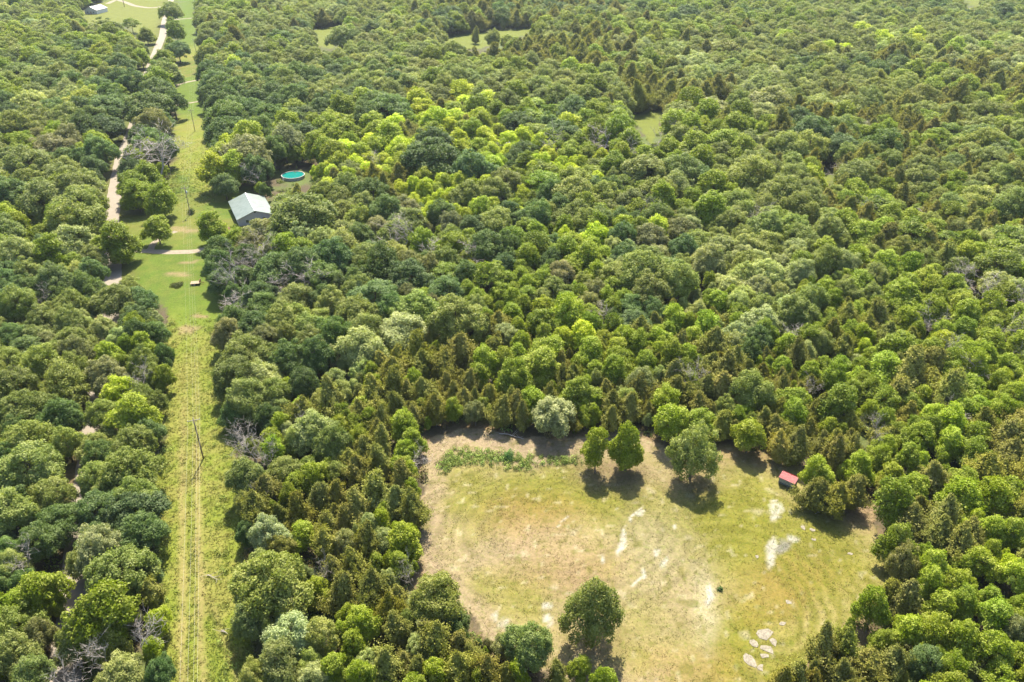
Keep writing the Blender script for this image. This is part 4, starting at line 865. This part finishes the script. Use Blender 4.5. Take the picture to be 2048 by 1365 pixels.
V = ring(R_ - .12, 1.25) + ring(R_ + .16, 1.25) + ring(R_ + .16, 1.31) + ring(R_ - .12, 1.31)
mesh_obj("pool_rim", V, [(j * n + k, j * n + (k + 1) % n, ((j + 1) % 4) * n + (k + 1) % n, ((j + 1) % 4) * n + k) for j in range(4) for k in range(n)], M_RIM, e)
mesh_obj("pool_liner", ring(R_ - .06, 1.24) + ring(R_ - .06, .1), [(k, (k + 1) % n, n + (k + 1) % n, n + k) for k in range(n)], M_POOL, e)
mesh_obj("pool_water", ring(R_ - .07, 1.08), [tuple(range(n))], M_WATER, e)
mb = MB()
for s in (-.25, .25): mb.tube([(-3.0 + s, -R_ + 1.0, .9), (-3.0 + s, -R_ + 1.0, 2.0), (-3.0 + s, -R_ + .6, 2.1), (-3.1 + s, -R_ - .2, 0)], .04, 5)
for k in range(4): mb.box(-3.3, -2.8, -R_ + .0 + k * .12, -R_ + .14 + k * .12, .3 + k * .35, .34 + k * .35)
mb.obj("ladder", M_WHITE, e)

# red-roofed shed in the clearing, open below, on posts
M_RED = ribbed("red_metal", (.14, .008, .012), 4.5, .4, .1, 'X', (.20, .018, .018)); M_GREYP = simple("grey_boards", (.17, .19, .165), .8, scale=3, noise=.25)
x, y = bp(1574.5, 970); rz = math.radians(-40); e = empty("shed", x, y, 0, rz); tag(e, "small grey shed with a red metal roof at the clearing's upper right", "shed")
l, d_ = 1.75, 1.15
V = [(-l, -d_, 1.9), (l, -d_, 1.9), (l, d_ * .55, 2.45), (-l, d_ * .55, 2.45), (-l, d_, 2.2), (l, d_, 2.2)]; V2 = [(a, b, c - .06) for a, b, c in V]
mesh_obj("roof", V + V2, [(0, 1, 2, 3), (3, 2, 5, 4), (9, 8, 7, 6), (10, 11, 8, 9), (0, 6, 7, 1), (4, 5, 11, 10), (1, 7, 8, 2), (2, 8, 11, 5), (0, 3, 9, 6), (3, 4, 10, 9)], M_RED, e)
MB().box(-l + .15, l - .15, -d_ + .12, -d_ + .18, .75, 1.88).obj("front_wall", M_GREYP, e)
mesh_obj("side_wall", [(-l + .12, -d_ + .2, .2), (-l + .12, d_ - .15, .2), (-l + .12, d_ - .15, 2.1), (-l + .12, d_ * .5, 2.3), (-l + .12, -d_ + .2, 1.85), (-l + .18, -d_ + .2, .2), (-l + .18, d_ - .15, .2), (-l + .18, d_ - .15, 2.1), (-l + .18, d_ * .5, 2.3), (-l + .18, -d_ + .2, 1.85)],
         [(4, 3, 2, 1, 0), (5, 6, 7, 8, 9), (0, 1, 6, 5), (1, 2, 7, 6), (2, 3, 8, 7), (3, 4, 9, 8), (4, 0, 5, 9)], M_BRICK, e)
MB().box(-l + .15, l - .15, d_ - .16, d_ - .1, .1, 2.08).obj("back_wall", M_GREYP, e)
for sx in (-1, 1):
    for sy in (-1, 1): MB().box(sx * (l - .26) - .05, sx * (l - .26) + .05, sy * (d_ - .28) - .05, sy * (d_ - .28) + .05, -.05, 1.75).obj("post", M_BARK, e)
MB().box(-l + .2, l - .2, -d_ + .2, d_ - .2, .35, .42).obj("floor_board", M_GREYP, e)

# yard things
M_TAN = simple("tan_boards", (.22, .17, .105), .8, noise=.2); M_RUST = simple("rusty_brown", (.13, .055, .032), .85, noise=.3); M_BLUE = simple("blue_tarp", (.03, .12, .42), .5); M_PALEM = simple("pale_panel", (.35, .33, .31), .5)
x, y = bp(392, 569); e = empty("flatbed_trailer", x, y, 0, math.radians(10)); tag(e, "flat tan trailer with rusty front parked at the lawn's right edge", "trailer")
MB().box(-1.5, 1.3, -1.0, 1.0, .55, .68).obj("deck", M_TAN, e); MB().tube([(1.3, -.5, .55), (2.6, 0, .5)], .06, 5).tube([(1.3, .5, .55), (2.6, 0, .5)], .06, 5).obj("drawbar", M_RUST, e)
MB().box(1.33, 1.45, -1.0, 1.0, .6, 1.5).obj("headboard", M_RUST, e)
for sy in (-1.22, 1.02): MB().tube([(-.2, sy, .32), (-.2, sy + .2, .32)], .32, 14).obj("wheel", M_GLASS, e)
x, y = bp(463, 466); e = empty("woodpile", x, y, 0, math.radians(20)); mb = MB()
for r_, (nn, z) in enumerate(((6, .2), (5, .55), (4, .9))):
    for k in range(nn): mb.tube([((k - nn / 2) * .42 + .2, -3.2 + rnd.uniform(-.3, .3), z), ((k - nn / 2) * .42 + .2, 3.2 + rnd.uniform(-.3, .3), z)], .2, 8)
mb.obj("log_stack", M_RUST, e); tag(e, "stack of reddish-brown logs on the lawn left of the metal-roofed house", "woodpile")
x, y = bp(1021, 347); e = empty("tarp_cover", x, y, 0, .3); tag(e, "blue tarp draped over a low heap among the yellow-green trees", "tarp")
V = []; F = []; 
for j in range(7):
    for i in range(7): u, v = i / 3 - 1, j / 3 - 1; V.append((u * 1.5, v * 2, 1.9 * max(0, 1 - max(abs(u), abs(v)) ** 3) + .04 + .12 * math.sin(i * 2.3 + j)))
for j in range(6):
    for i in range(6): F.append((j * 7 + i, j * 7 + i + 1, j * 7 + i + 8, j * 7 + i + 7))
mesh_obj("cover", V, F, M_BLUE, e, True)
x, y = bp(1063, 367); e = empty("camper", x, y, 0, math.radians(70)); tag(e, "pale boxy camper glimpsed under the trees below the white-roofed house", "camper")
MB().box(-1.1, 1.1, -2.4, 2.4, .5, 2.5).box(-1.0, 1.0, -2.2, 2.2, 2.5, 2.6).obj("body", M_PALEM, e); MB().box(-1.13, -1.1, -.6, .6, 1.3, 2.0).obj("window", M_GLASS, e)
for sx in (-1.15, .95): MB().tube([(sx, .2, .34), (sx + .2, .2, .34)], .34, 12).obj("wheel", M_GLASS, e)
x, y = bp(748, 527); e = empty("white_tank", x, y); tag(e, "small white tank at the edge of the trees left of the red soil", "tank")
MB().tube([(-1.0, 0, .75), (-.8, 0, .75), (.8, 0, .75), (1.0, 0, .75)], [.3, .55, .55, .3], 14).obj("tank_body", M_WHITE, e, True)
for sx in (-.6, .6): MB().box(sx - .08, sx + .08, -.4, .4, -.02, .35).obj("leg", M_PALEM, e)

# ---------------------------------------------------------------- haze
m = bpy.data.materials.new("summer_haze"); m.use_nodes = True; nt = m.node_tree; nt.nodes.remove(nt.nodes["Principled BSDF"])
pv = N(nt, "ShaderNodeVolumePrincipled"); pv.inputs["Color"].default_value = (.78, .90, 1.0, 1); pv.inputs["Density"].default_value = .00005; pv.inputs["Anisotropy"].default_value = .3
nt.links.new(pv.outputs[0], nt.nodes["Material Output"].inputs["Volume"])
o = MB().box(-900, 900, -60, 1100, -1.5, 125).obj("haze", m); tag(o, "thin summer haze over the far wood", "haze", kind="stuff")
